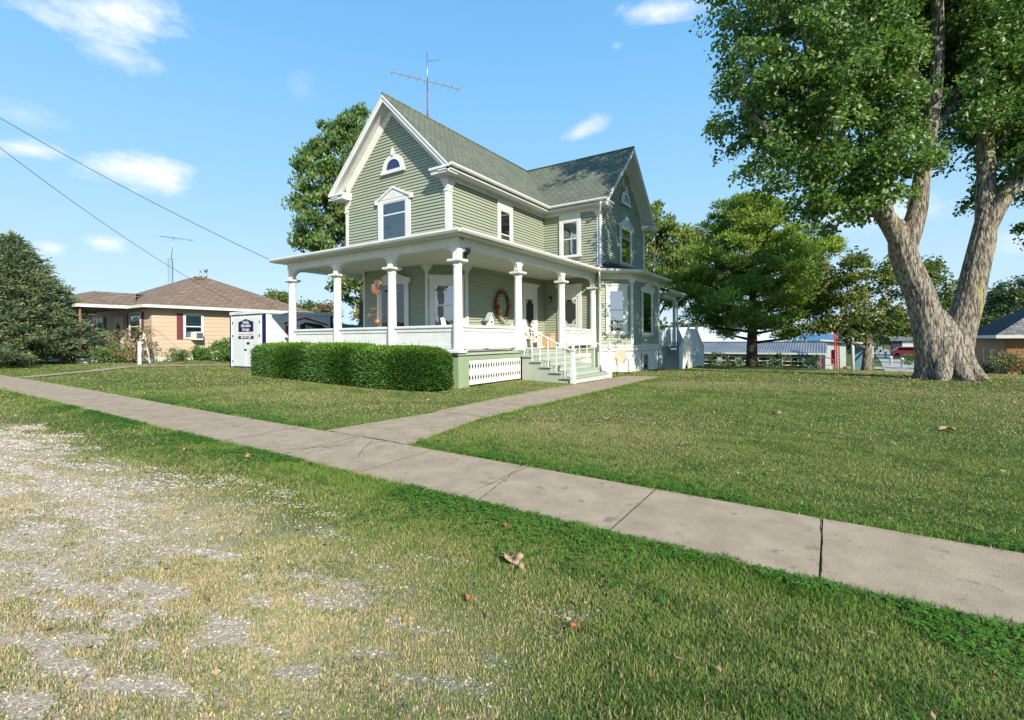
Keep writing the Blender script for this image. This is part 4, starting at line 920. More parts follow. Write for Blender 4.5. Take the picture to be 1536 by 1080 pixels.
# limestone chips
n = 210000; x, y = sample_ring(1.6, 12, n, -49, 20); sm = strip_mask(x, y); big = fbm(x, y, 3.2); p2 = fbm(x * .9 + y * .5 + 3, (y * .9 - x * .3) * 2.8, .30)
k = (sm > .3) & (RNG.random(n) < .015 + .96 * np.clip((p2 + .30 * (big - .5) + .10 * np.clip((-x - 4) / 6, -1, 1) - .485) / .10, 0, 1)); x, y = x[k], y[k]; n = len(x); d = np.hypot(x, y); s = np.minimum(.0030 * RNG.lognormal(0, .6, n), .008) * (1 + d / 7)
base = np.stack([x, y, gzn(x, y) + s * .1], 1); oct_ = np.array([[1, 0, 0], [.3, .9, .1], [-.8, .5, 0], [-.8, -.5, .1], [.3, -.9, 0], [.25, .2, .45], [-.3, -.1, .4]])
V = base[:, None, :] + oct_[None] * s[:, None, None] * RNG.uniform(.6, 1.35, (n, 7, 1)); b = (np.arange(n) * 7)[:, None]
F = np.concatenate([b + q for q in ([0, 1, 5], [1, 2, 5], [2, 6, 5], [2, 3, 6], [3, 4, 6], [4, 5, 6], [4, 0, 5])], 1).reshape(-1, 3); c = np.repeat(np.array([.60, .53, .44]) * RNG.uniform(.45, 1.15, (n, 1)), 7, 0)
tag(raw_mesh('gravel', V.reshape(-1, 3), F, M['pebble'], c), 'pale limestone chips showing through worn grass', 'gravel', kind='stuff')
# fallen leaves: one by one
M['dryleaf'] = material('dry_leaf', (.46, .33, .22), (.34, .18, .10), 30, .8)
M['redleaf'] = material('red_leaf', (.42, .12, .05), (.3, .14, .06), 30, .7)
LEAVES = [(-1.83, 2.76, .13, 'dryleaf', 'large curled pale brown leaf on the verge grass'), (-6.15, 3.30, .11, 'dryleaf', 'brown leaf lying near the left verge edge'), (-1.76, 2.21, .05, 'redleaf', 'small russet leaf below the large curled one'),
          (-1.13, 2.29, .05, 'redleaf', 'small red leaf right of the large curled one'), (1.46, 9.95, .18, 'dryleaf', 'big tan leaf out on the right lawn'), (-2.2, 3.2, .05, 'redleaf', 'reddish leaf on the green verge'), (-.9, 10.4, .12, 'dryleaf', 'tan leaf in the middle of the lawn'),
          (-3.4, 8.2, .09, 'dryleaf', 'brown leaf on the lawn beside the path'), (2.6, 8.3, .12, 'dryleaf', 'brown leaf at the right rim of the lawn')]
for k, (x, y, s, mt, lab) in enumerate(LEAVES):
    rr = random.Random(k); m = MB(); z = gz(x, y) + .05; a0 = rr.random() * 6; pts = []
    for j in range(12):
        a = a0 + j * math.pi / 6; r_ = s * (.62 + .26 * (j % 2)) * rr.uniform(.75, 1.1); pts.append((x + r_ * math.cos(a) * .9, y + r_ * math.sin(a) * .55, z + s * .35 * math.sin(a * 2 + k) * .6 + rr.uniform(0, s * .12)))
    c_ = (x, y, z)
    for j in range(12): m.face([c_, pts[j], pts[(j + 1) % 12]], True)
    m.tube([c_, (x - s * .8 * math.cos(a0), y - s * .8 * math.sin(a0), z + .01)], .002, 4)
    tag(m.build('fallen_leaf', M[mt], loc=(x, y, z), solid=.002), lab, 'leaf', 'fallen leaves on the grass')

# ------------------------------------------------------------------ trees
def leaf_mesh(name, P, size, cols, parent, mat='leaf', aspect=.55, droop=.35, updir=None, fold=.25):
    n = len(P); a = RNG.random(n) * 2 * np.pi; el = RNG.normal(-droop, .55, n)
    d = np.stack([np.cos(a) * np.cos(el), np.sin(a) * np.cos(el), np.sin(el)], 1)
    if updir is not None: d = d * .55 + updir; d /= np.linalg.norm(d, axis=1)[:, None] + 1e-9
    r = RNG.standard_normal((n, 3)); s = np.cross(d, r); s /= np.linalg.norm(s, axis=1)[:, None] + 1e-9; nn = np.cross(d, s)
    sz = (size * RNG.uniform(.7, 1.3, n))[:, None]
    base = P; tip = P + d * sz; l = P + d * sz * .45 + s * sz * aspect * .5 + nn * sz * fold * .4; q = P + d * sz * .45 - s * sz * aspect * .5 + nn * sz * fold * .4
    V = np.stack([base, l, tip, q], 1).reshape(-1, 3); b = (np.arange(n) * 4)[:, None]; F = np.concatenate([b + [0, 1, 2], b + [0, 2, 3]], 1).reshape(-1, 3)
    return raw_mesh(name, V, F, M[mat], np.repeat(cols, 2, 0), parent)
def clump_points(blobs, ncl, per, cr, shell=.45, flat=.6, keepf=None):
    vol = np.array([b[3] * b[4] * b[5] for b in blobs]) ** .72; vol /= vol.sum(); pts = []; ctr = []
    for b, f in zip(blobs, vol):
        k = max(3, int(ncl * f)); d = RNG.standard_normal((k, 3)); d /= np.linalg.norm(d, axis=1)[:, None]; r = (shell ** 3 + (1 - shell ** 3) * RNG.random((k, 1))) ** (1 / 3) * RNG.uniform(.88, 1.08, (k, 1))
        ctr.append(np.array(b[:3]) + d * r * np.array(b[3:6]))
    ctr = np.concatenate(ctr)
    if keepf is not None: ctr = ctr[keepf(ctr)]
    k = len(ctr); rad_ = cr * RNG.uniform(.55, 1.35, k)
    off = RNG.standard_normal((k, per, 3)); off /= np.linalg.norm(off, axis=2)[:, :, None]; off *= (RNG.random((k, per, 1)) ** .45)
    P = ctr[:, None, :] + off * rad_[:, None, None] * np.array([1, 1, flat]); P[:, :, 2] -= (off[:, :, 0] ** 2 + off[:, :, 1] ** 2) * rad_[:, None] * .35
    return P.reshape(-1, 3), np.repeat(np.arange(k), per), ctr
def leaf_cols(n, idx, c1, c2, var=.35, odd=None, oddp=0.):
    k = idx.max() + 1; t = RNG.random((k, 1))[idx]; c = np.array(c1) * (1 - t) + np.array(c2) * t; c = c * RNG.uniform(1 - var, 1 + var, (n, 1))
    if odd is not None: m = RNG.random(n) < oddp; c[m] = np.array(odd) * RNG.uniform(.7, 1.3, (m.sum(), 1))
    return c
def limbs(parent, paths, mat, n=10, name='trunk', ridge=0):
    m = MB()
    for k, (pts, radii) in enumerate(paths): m.tube(pts, radii, n, True, ridge, seed=k)
    return m.build(name, mat, parent)
def simple_tree(name, label, cat, x, y, h, blobs, leaf, size, ncl, per, cr, c1, c2, trunk_r, mat='leaf', bark='bark_dark', group=None, odd=None, oddp=0, trunk_top=.6, shell=.45, aspect=.55, lean=(0, 0), flat=.6, updir=None, droop=.35):
    z = gz(x, y); t = thing(name, label, cat, (x, y, z), group); P0 = Vector((x, y, z - .2)); top = Vector((x + lean[0], y + lean[1], z + h * trunk_top)); paths = [([P0, P0 + Vector((0, 0, .5)), (P0 + top) / 2 + Vector((.1, 0, 0)), top], [trunk_r * 1.35, trunk_r, trunk_r * .75, trunk_r * .35])]
    rr = random.Random(int(abs(x * 13 + y * 7)))
    for b in blobs:
        s = P0 + (top - P0) * rr.uniform(.35, .8); e = Vector(b[:3]); paths.append(([s, (s + e) / 2 + Vector((0, 0, -.2)), e], [trunk_r * .42, trunk_r * .28, trunk_r * .08]))
    limbs(t, paths, M[bark], 8)
    P, idx, ctr = clump_points(blobs, ncl, per, cr, shell, flat); up = None
    if updir is not None: up = np.broadcast_to(np.array(updir), P.shape)
    leaf_mesh('crown', P, size, leaf_cols(len(P), idx, c1, c2, odd=odd, oddp=oddp), t, mat, aspect, droop, up)
    return t
# the big silver maple on the right lawn
TX, TY = 3.05, 21.2; TZ = gz(TX, TY)
def ldz(l, d, z): return Vector((l * RGT[0] + d * FWD[0], l * RGT[1] + d * FWD[1], z))
big = thing('maple_tree', 'huge silver maple with a forked furrowed trunk on the right lawn', 'tree', (TX, TY, TZ))
def tp(px, py, d): return ldz((px - 768) / 730 * d, d, 1.55 + (509.5 - (px - 768) * .007 - py) / 730 * d)
D = 16.; pxm = D / 730
def limb(spec, d0=D, d1=None):
    d1 = d1 or d0; n = len(spec); return [tp(p[0], p[1], d0 + (d1 - d0) * k / (n - 1)) for k, p in enumerate(spec)], [p[2] / 2 * pxm * .68 for p in spec]
trunk_specs = [limb([(1418, 580, 112), (1418, 568, 100), (1416, 552, 90), (1413, 530, 84), (1411, 508, 78), (1408, 485, 50), (1404, 465, 20)]),
    limb([(1404, 556, 60), (1398, 520, 62), (1392, 490, 58), (1383, 450, 54), (1368, 413, 52), (1355, 378, 50), (1350, 350, 36), (1350, 330, 14)]),
    limb([(1358, 385, 34), (1342, 345, 38), (1322, 315, 34), (1304, 285, 28), (1285, 250, 23), (1255, 190, 18), (1225, 120, 13), (1205, 30, 8)], D, 15.6),
    limb([(1358, 390, 34), (1367, 350, 40), (1377, 315, 35), (1383, 275, 31), (1394, 215, 27), (1404, 150, 24), (1410, 80, 22), (1409, 0, 20), (1404, -90, 15), (1390, -200, 8)]),
    limb([(1428, 556, 60), (1434, 520, 60), (1442, 490, 54), (1454, 450, 50), (1464, 405, 46), (1474, 365, 44), (1480, 330, 34), (1482, 305, 14)]),
    limb([(1476, 360, 32), (1480, 315, 35), (1481, 270, 32), (1480, 230, 30), (1478, 160, 27), (1486, 80, 24), (1496, -20, 20), (1500, -140, 10)], D, 16.6),
    limb([(1476, 362, 28), (1489, 330, 31), (1506, 300, 30), (1532, 264, 29), (1562, 225, 27), (1600, 160, 24), (1650, 70, 18)], D, 15.4),
    limb([(1340, 345, 24), (1330, 300, 22), (1330, 240, 18), (1320, 160, 14), (1310, 60, 9)], 16.4, 17.4),
    limb([(1407, 150, 14), (1350, 80, 12), (1280, 20, 8)], 16, 17), limb([(1285, 245, 13), (1220, 215, 9), (1150, 190, 5)], 15.6, 15.2), limb([(1400, 200, 12), (1450, 130, 9), (1470, 60, 5)], 16, 17.5)]
m = MB()
for k, (pts, rd) in enumerate(trunk_specs):
    # finer spline through the joints
    P_, R_ = [], []
    for i in range(len(pts) - 1):
        p0, p1, p2, p3 = pts[max(i - 1, 0)], pts[i], pts[i + 1], pts[min(i + 2, len(pts) - 1)]
        for s in range(5):
            t = s / 5; P_.append(.5 * ((2 * p1) + (p2 - p0) * t + (2 * p0 - 5 * p1 + 4 * p2 - p3) * t * t + (3 * p1 - p0 - 3 * p2 + p3) * t ** 3)); R_.append(rd[i] * (1 - t) + rd[i + 1] * t)
    P_.append(pts[-1]); R_.append(rd[-1]); m.tube(P_, R_, 72 if k in (0, 1, 4) else 32, True, .022 if rd[0] > .5 else .012, 15, seed=k)
rf = random.Random(4)
for a in range(9):     # root flares
    an = a * 2 * math.pi / 9 + .3; dv = Vector((math.cos(an), math.sin(an), 0)); c0 = tp(1418, 560, D)
    b0 = Vector((c0.x, c0.y, TZ)); fl = rf.uniform(.85, 1.2); m.tube([b0 + dv * .40 + Vector((0, 0, 1.1)), b0 + dv * .52 + Vector((0, 0, .50)), b0 + dv * .72 * fl + Vector((0, 0, .12)), b0 + dv * 1.0 * fl + Vector((0, 0, -.10))], [.24, .26, .20, .06], 20, True, .02, 5, seed=a)
m.build('trunk', M['bark'], big)
blobs = [(9.6, 16, 11.6, 2.9), (11.4, 16, 13.2, 3.5), (10.7, 15.5, 8.7, 2.6), (10.6, 15.5, 6.6, 1.5), (12.7, 15, 8.3, 1.35), (9.8, 17, 16, 3.6), (8.3, 16.2, 9.4, 1.7), (9.0, 15.6, 7.4, 1.5), (12.4, 17.4, 6.7, 1.0), (13.6, 15.4, 8.0, .7), (13.2, 16.4, 15.5, 3.6),
         (18.6, 18, 11.2, 3.0), (21, 17, 9.2, 3.0), (17.4, 18, 15, 3.8), (16.6, 17.0, 8.6, 1.2), (19.5, 16.5, 6.6, 1.3), (16.2, 17.6, 10.6, 1.8), (22, 16.5, 13, 3.4), (13.5, 19, 18, 4.2), (15.2, 18.5, 12.6, 2.0), (17.6, 16.8, 11.6, 2.0), (16.4, 18.2, 12.4, 1.6), (18.5, 16.2, 9.0, 1.7), (12.6, 17.6, 11.0, 1.8), (12.0, 14.9, 10.2, 1.5), (9.2, 15.2, 9.6, 2.0), (11.6, 15, 6.4, 1.0), (9.8, 15.4, 6.0, .9), (19.2, 17.2, 6.2, 1.2), (17.5, 18.5, 7.4, 1.0), (15.4, 15.2, 10.6, 1.2), (15.2, 15.4, 12.4, 1.5), (14.8, 15.5, 8.9, .8), (16.6, 15.6, 7.8, 1.1), (17.2, 16, 9.6, 1.6), (16.8, 17.4, 13, 2.2), (17.0, 15.6, 10.2, 1.6), (18.6, 15.4, 9.0, 1.5), (15.9, 15.2, 9.8, .8), (19.8, 15.2, 8.0, 1.3), (15.6, 15.4, 11.6, 1.2), (13.6, 17.6, 9.0, .9), (11.9, 15.2, 7.4, 1.1), (15.9, 17.5, 8.0, .8), (16.5, 15.8, 6.9, .75), (17.4, 15.6, 8.4, 1.0)]
bw_ = []
for l, d, z, r in blobs:
    p = ldz(l, d, z); bw_.append((p.x, p.y, p.z, r, r, r * 1.05))
def gapkeep(c):
    l = c[:, 0] * RGT[0] + c[:, 1] * RGT[1]; d = c[:, 0] * FWD[0] + c[:, 1] * FWD[1]; return (d > 12.2) & ~((np.abs(l / d - .885) < .045) & (d < 16.8) & (c[:, 2] > 7.2)) & ~((np.abs(l / d - .912) < .03) & (c[:, 2] < 9.2))
P, idx, ctr = clump_points(bw_, 2300, 105, .56, .35, .62, gapkeep)
leaf_mesh('crown', P, .155, leaf_cols(len(P), idx, (.055, .125, .02), (.14, .235, .045), .42, (.26, .32, .19), .13), big, 'leaf', .66, .5)
m = MB(); rr = random.Random(5)
for c_ in ctr[::9]:
    c_ = Vector(c_); l = c_.x * RGT[0] + c_.y * RGT[1]; best = min((p for ps, rd in trunk_specs[2:] for p in ps), key=lambda p: (p - c_).length)
    if (best - c_).length < 5: m.tube([best, (best + c_) / 2 + Vector((0, 0, -.15)), c_], [.045, .03, .01], 5)
m.build('twigs', M['bark'], big)['kind'] = 'stuff'

# tall tree behind the left of the house
Z = gz(-24.8, 19.7)
def B6(px, py, d, rpx, rv=None):
    p = tp(px, py, d); r = rpx / 730 * d; return (p.x, p.y, p.z, r, r, (rv or rpx) / 730 * d)
simple_tree('maple_tree', 'tall dense leafy tree rising behind the left gable', 'tree', -24.8, 20.6, 13, [B6(500, 220, 31, 32, 44), B6(478, 270, 31, 34, 40), B6(490, 325, 31, 46, 42), B6(535, 240, 31, 30, 55), B6(530, 190, 31, 17, 28), B6(545, 320, 31, 40, 60), B6(480, 360, 30.5, 34, 22), B6(470, 235, 31, 12, 26), B6(540, 420, 31.5, 40, 40), B6(477, 205, 31, 6, 22), B6(508, 180, 31, 7, 20), B6(540, 172, 31, 7, 24), B6(525, 185, 31, 6, 18), B6(458, 250, 31, 7, 20), B6(450, 300, 31, 9, 20), B6(447, 350, 31, 10, 16)],
            'leaf', .24, 230, 105, .66, (.065, .135, .03), (.15, .24, .06), .42, odd=(.26, .30, .15), oddp=.12, shell=.3, updir=(0, 0, .7), droop=0)
# white pine
pz = gz(-4.73, 37.6); pine = thing('pine_tree', 'broad dark green white pine behind the house beside the blue shed', 'tree', (-4.73, 37.6, pz))
P0 = Vector((-4.73, 37.6, pz - .3)); H_ = 11.6; pr_ = [([P0, P0 + Vector((0, 0, 1.2)), P0 + Vector((.1, 0, 6)), P0 + Vector((-.1, 0, H_))], [.46, .36, .22, .04])]
cl = []; rr = random.Random(21)
for k in range(62):
    t = (k / 62) ** .9; z = 2.0 + t * (H_ - 2.2); a = k * 2.4 + rr.uniform(-.4, .4)
    R_ = 6.0 * (1 - max(0, (t - .12)) ** 1.35 * .95) * rr.uniform(.72, 1.12)
    if t < .12: R_ *= .75
    R_ = max(R_, .7); s = P0 + Vector((0, 0, z)); e = s + Vector((math.cos(a) * R_, math.sin(a) * R_, R_ * .18 + .3)); mid_ = (s + e) / 2 + Vector((0, 0, -.25)); pr_.append(([s, mid_, e], [.11, .07, .02]))
    nb = max(3, int(R_ * 1.7))
    for j in range(nb):
        u = .35 + .68 * (j + rr.random()) / nb; p = s + (e - s) * u + Vector((0, 0, -.5 * u * (1 - u))); w_ = .5 + .9 * (1 - abs(u - .7)); sd = Vector((-math.sin(a), math.cos(a), 0)) * rr.uniform(-1, 1) * w_
        cl.append(p + sd + Vector((0, 0, rr.uniform(.0, .4))))
for (px, py) in ((1240, 365), (1225, 380), (1205, 372), (1215, 400), (1235, 420), (1185, 385), (1252, 372), (1215, 445), (1200, 430), (1235, 452), (1180, 440), (1015, 420), (1030, 445), (1040, 415), (1012, 450), (1140, 310), (1120, 300), (1150, 320)):
    p = tp(px, py, 33.4); cl += [p + Vector((rr.uniform(-.7, .7), rr.uniform(-.7, .7), rr.uniform(-.35, .35))) for _ in range(4)]
limbs(pine, pr_, M['bark_dark'], 7)
ctr = np.array([tuple(c) for c in cl]); k = len(ctr); per = 190; off = RNG.standard_normal((k, per, 3)); off /= np.linalg.norm(off, axis=2)[:, :, None]; off *= RNG.random((k, per, 1)) ** .5
sz_ = RNG.uniform(.42, .85, (k, 1, 1)); P = (ctr[:, None, :] + off * sz_ * np.array([1, 1, .55])).reshape(-1, 3); idx = np.repeat(np.arange(k), per)
up = off.reshape(-1, 3) * .8 + np.array([0, 0, .6])
leaf_mesh('crown', P, .30, leaf_cols(len(P), idx, (.09, .19, .035), (.29, .41, .07), .35, (.52, .50, .12), .08), pine, 'leaf_dull', .22, 0, up)
# blue spruce at far left
sx, sy = -33.4, 6.4; sz = gz(sx, sy); spr = thing('spruce_tree', 'wide blue green spruce with branches down to the lawn at far left', 'tree', (sx, sy, sz))
H_ = 6.5; P0 = Vector((sx, sy, sz - .2)); pr_ = [([P0, P0 + Vector((0, 0, 3)), P0 + Vector((0, 0, H_ - .1))], [.22, .14, .03])]; tips = []; ups = []; gi = []
rr = random.Random(8); q = 0
for k in range(150):
    t = (k / 150); z = .25 + t * (H_ - .4); a = k * 2.399 + rr.uniform(-.3, .3); R_ = (3.9 * (1 - t) ** .85 + .12) * rr.uniform(.78, 1.12)
    if t < .07: R_ *= .92
    s = P0 + Vector((0, 0, z + .2)); dirv = Vector((math.cos(a), math.sin(a), 0)); pr_.append(([s, s + dirv * R_ * .6 + Vector((0, 0, -.05)), s + dirv * R_ + Vector((0, 0, .12 * R_ - .1))], [.035, .02, .006]))
    nb = max(4, int(R_ * 9))
    for j in range(nb):
        u = .25 + .75 * (j + rr.random()) / nb; side = rr.uniform(-1, 1) * (.2 + .75 * (1 - u)) * min(1, R_); p = s + dirv * (R_ * u) + Vector((-math.sin(a), math.cos(a), 0)) * side + Vector((0, 0, .12 * R_ * u * u - .12 * u - abs(side) * .12))
        for _ in range(16 if R_ > 1 else 12):
            v_ = Vector((rr.gauss(0, .14), rr.gauss(0, .14), rr.gauss(0, .055))); tips.append(tuple(p + v_)); ups.append(tuple(dirv * .7 + Vector((0, 0, .25)) + v_ * 3)); gi.append(q)
        q += 1
for j in range(60):
    tips.append((sx + rr.gauss(0, .05), sy + rr.gauss(0, .05), sz + H_ - rr.random() * .8)); ups.append((rr.gauss(0, .3), rr.gauss(0, .3), 1)); gi.append(q)
limbs(spr, pr_, M['bark_dark'], 6)
P = np.array(tips); gi = np.array(gi)
leaf_mesh('crown', P, .20, leaf_cols(len(P), gi, (.10, .165, .095), (.18, .235, .115), .35, (.40, .30, .13), .07), spr, 'leaf_dull', .30, 0, np.array(ups))
# middle distance trees
simple_tree('maple_tree', 'open autumn-tinged maple between the pine and the big trunk', 'tree', 1.73, 37.1, 7, [B6(1262, 410, 30, 26, 30), B6(1300, 400, 30, 34, 24), B6(1345, 420, 30, 30, 30), B6(1270, 460, 30, 34, 32), B6(1325, 470, 30, 42, 30), B6(1362, 480, 30, 26, 26), B6(1290, 495, 30, 30, 14), B6(1240, 490, 30, 20, 16)],
            'leaf', .22, 150, 75, .62, (.07, .13, .03), (.15, .20, .05), .27, bark='bark', odd=(.32, .25, .07), oddp=.13, shell=.35)
simple_tree('maple_tree', 'green tree showing in the fork of the big trunk', 'tree', 6.2, 52, 9, [B6(1395, 420, 43, 34, 30), B6(1415, 450, 43, 26, 26), B6(1375, 410, 43, 26, 26)], 'leaf', .3, 70, 75, .8, (.10, .15, .035), (.17, .20, .05), .25, shell=.3)
simple_tree('elm_tree', 'yellow green feathery tree rising right behind the wing gable', 'tree', -13.5, 43, 12, [B6(985, 340, 46, 30, 32), B6(1015, 370, 46, 36, 34), B6(985, 400, 46, 30, 34), B6(1045, 375, 46, 26, 26), B6(1030, 410, 46, 40, 30), B6(960, 360, 46, 20, 40)],
            'leaf', .34, 190, 90, .9, (.12, .18, .04), (.21, .26, .065), .3, shell=.3, updir=(0, 0, .8), droop=0)
simple_tree('oak_tree', 'dark green tree standing behind the brown garage at far right', 'tree', 20.5, 64, 8, [B6(1515, 455, 69, 26, 26), B6(1540, 440, 69, 34, 30), B6(1490, 480, 69, 22, 14), B6(1500, 450, 69, 14, 14)], 'leaf', .45, 90, 70, 1.3, (.05, .09, .03), (.09, .13, .045), .3, shell=.3)
for k, (px, py, d, r_, rv, lab, c1, c2) in enumerate([(415, 447, 60, 16, 14, 'slim pale tree beyond the storage container', (.12, .17, .04), (.18, .22, .07)), (465, 462, 70, 18, 8, 'low round tree seen under the porch beam', (.08, .13, .04), (.13, .18, .06)),
        (490, 463, 66, 13, 8, 'brownish tree beside the low round one under the porch', (.19, .15, .08), (.22, .17, .09)), (560, 470, 60, 24, 16, 'yellow leaved bush tree behind the porch window wall', (.30, .24, .05), (.16, .18, .05)), (442, 470, 62, 14, 9, 'small dark tree left of the low round one', (.05, .10, .03), (.09, .14, .05)),
        (1240, 500, 75, 30, 16, 'dark tree behind the red lattice mast', (.05, .10, .03), (.08, .13, .04)), (1325, 490, 130, 22, 18, 'far tree at the end of the gravel lane', (.05, .09, .03), (.09, .13, .05)), (1285, 505, 100, 20, 18, 'shaded tree left of the gravel lane', (.05, .09, .03), (.08, .12, .04)),
        (1445, 500, 80, 18, 22, 'tree behind the corner of the brown garage', (.07, .12, .03), (.12, .16, .05)), (1370, 500, 110, 14, 22, 'slim tree over the brick house', (.08, .12, .03), (.13, .15, .05))]):
    b = B6(px, py, d, r_, rv); p = Vector(b[:3]); simple_tree('background_tree', lab, 'tree', p.x, p.y, max(2.5, b[2] - gz(p.x, p.y)), [b, B6(px + r_ * .5, py + rv * .4, d, r_ * .7, rv * .7), B6(px - r_ * .6, py + rv * .3, d + 1, r_ * .6, rv * .7)], 'leaf', .006 * d, 46, 60, .016 * d, c1, c2, .2, group='trees in the far background', shell=.3)

# distant wood closing the horizon
n = 9000; ang = RNG.uniform(0, 2 * np.pi, n); R_ = 255 + 30 * RNG.random(n); x = np.cos(ang) * R_; y = 20 + np.sin(ang) * R_; hmax = 6 + 7 * fbm(x, y, 40); z = gzn(x, y) + RNG.random(n) ** .8 * hmax
Vq = np.stack([x, y, z], 1); wd = tag(leaf_mesh('woodland', np.repeat(Vq, 6, 0) + RNG.normal(0, 1.6, (n * 6, 3)), 3.2, leaf_cols(n * 6, np.repeat(np.arange(n), 6), (.06, .10, .035), (.10, .14, .05)), None, 'leaf', .7), 'distant belt of woodland along the horizon', 'woodland', kind='stuff')

# ------------------------------------------------------------------ hedge bushes and shrubs
def hedge_bush(x0, x1, y0, y1, z1, label, rot=0):
    xc, yc = (x0 + x1) / 2, (y0 + y1) / 2; z0 = gz(xc, yc); t = thing('hedge_bush', label, 'hedge', (xc, yc, z0), 'clipped hedge bushes in front of the porch')
    n = 34000; d = RNG.standard_normal((n, 3)); p = 4.6; nrm = (np.abs(d) ** p).sum(1) ** (1 / p); d /= nrm[:, None]
    hx, hy, hz = (x1 - x0) / 2 + .06, (y1 - y0) / 2, (z1 - z0) / 2 + .1; bump = .95 + .10 * fbm(d[:, 0] * 5 + xc * 3, d[:, 2] * 5 + d[:, 1] * 3 + 40, .9); r = bump * (1 - .16 * RNG.random(n) ** 1.6)
    P = np.stack([xc + d[:, 0] * hx * r, yc + d[:, 1] * hy * r, (z0 + z1) / 2 - .05 + d[:, 2] * hz * r], 1); P = P[P[:, 2] > z0 + .05]
    st = RNG.random(len(P)) < .012; P[st] += (P[st] - np.array([xc, yc, (z0 + z1) / 2])) * np.array([.02, .10, .12])
    nn = len(P); dd = P - np.array([xc, yc, (z0 + z1) / 2 - .2]); dd /= np.linalg.norm(dd, axis=1)[:, None]
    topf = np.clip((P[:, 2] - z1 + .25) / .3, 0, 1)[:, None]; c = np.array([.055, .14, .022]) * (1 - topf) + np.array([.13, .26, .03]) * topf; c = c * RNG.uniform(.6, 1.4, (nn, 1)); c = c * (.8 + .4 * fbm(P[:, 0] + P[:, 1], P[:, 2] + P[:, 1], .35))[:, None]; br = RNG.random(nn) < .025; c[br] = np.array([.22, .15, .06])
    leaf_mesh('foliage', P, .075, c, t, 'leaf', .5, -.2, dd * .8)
    m = MB(); 
    for j in range(7): a = j * .9; m.tube([(xc + math.cos(a) * .1, yc + math.sin(a) * .1, z0 - .05), (xc + math.cos(a) * hx * .6, yc + math.sin(a) * hy * .5, z1 - .35)], [.02, .008], 5)
    m.build('stem', M['bark_dark'], t)
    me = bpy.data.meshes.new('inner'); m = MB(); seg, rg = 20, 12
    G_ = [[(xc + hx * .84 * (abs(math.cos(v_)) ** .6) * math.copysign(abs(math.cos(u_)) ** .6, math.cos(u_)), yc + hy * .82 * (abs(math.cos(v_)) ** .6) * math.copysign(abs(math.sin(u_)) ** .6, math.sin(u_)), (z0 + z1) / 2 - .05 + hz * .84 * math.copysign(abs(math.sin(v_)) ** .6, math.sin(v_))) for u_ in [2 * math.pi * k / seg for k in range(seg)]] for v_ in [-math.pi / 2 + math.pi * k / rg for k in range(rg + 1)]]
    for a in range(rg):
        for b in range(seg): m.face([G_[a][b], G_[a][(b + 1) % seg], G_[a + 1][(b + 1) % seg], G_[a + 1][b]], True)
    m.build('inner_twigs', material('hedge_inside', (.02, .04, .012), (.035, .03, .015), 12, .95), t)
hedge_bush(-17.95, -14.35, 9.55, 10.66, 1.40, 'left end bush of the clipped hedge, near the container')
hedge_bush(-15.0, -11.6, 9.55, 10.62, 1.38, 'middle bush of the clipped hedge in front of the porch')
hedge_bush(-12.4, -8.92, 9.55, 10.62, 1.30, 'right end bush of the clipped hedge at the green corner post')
def shrub(label, x, y, rx, rz, n, size, c1, c2, odd=None, oddp=0., group='shrubs beside the neighbouring houses', name='shrub', up=.5, zc=None, twig=True):
    z0 = gz(x, y); t = thing(name, label, 'shrub', (x, y, z0), group); b = [(x, y, z0 + rz * .9, rx, rx * .8, rz)]
    P, idx, ctr = clump_points(b, max(6, n // 40), 40, rx * .34, .1, .8); P = P[P[:, 2] > z0]; idx = np.zeros(len(P), int) + RNG.integers(0, 9, len(P))
    leaf_mesh('foliage', P, size, leaf_cols(len(P), idx, c1, c2, odd=odd, oddp=oddp), t, 'leaf', .5, 0, np.broadcast_to(np.array([0, 0, up]), P.shape)); m = MB()
    for j in range(8): a = j * .8; m.tube([(x, y, z0 - .05), (x + math.cos(a) * rx * .3, y + math.sin(a) * rx * .3, z0 + rz), (x + math.cos(a) * rx * .7, y + math.sin(a) * rx * .6, z0 + rz * 1.7)], [.02, .012, .004], 5)
    m.build('stem', M['bark_dark'], t); return t
gA, gB = (.07, .16, .03), (.14, .25, .045)
shrub('rounded green bush against the container and beige house', -27.4, 13.6, 1.0, .72, 2600, .13, gA, gB)
shrub('low leafy plant under the air conditioner window', -29.7, 13.2, .75, .42, 1500, .11, gA, gB)
shrub('small pale green plant right of the corner post', -29.6, 12.0, .6, .40, 1100, .10, (.14, .20, .07), (.22, .27, .12))
shrub('low weedy plant between window and round bush', -29.5, 14.4, .5, .35, 800, .10, gA, gB, (.3, .2, .12), .15)
shrub('straggly climbing rose with reddish stems at the beige house corner', -30.0, 10.2, 1.25, 1.05, 1500, .10, (.12, .18, .05), (.2, .22, .08), (.38, .14, .10), .3)
shrub('bright green mounded shrub below the climbing rose', -31.2, 9.6, 1.1, .42, 1700, .11, gA, gB)
shrub('dark low shrub between spruce and rose', -33.0, 9.0, 1.2, .4, 1600, .11, (.04, .09, .02), (.07, .13, .03))
shrub('bushy yellow green shrub in front of the brown garage', 9.6, 41.6, 1.6, .75, 1900, .16, (.14, .18, .05), (.22, .22, .08), (.35, .2, .15), .08)
shrub('dark weeds at the corner of the brown garage', 8.2, 43.8, .8, .5, 600, .16, (.05, .10, .03), (.08, .13, .04))
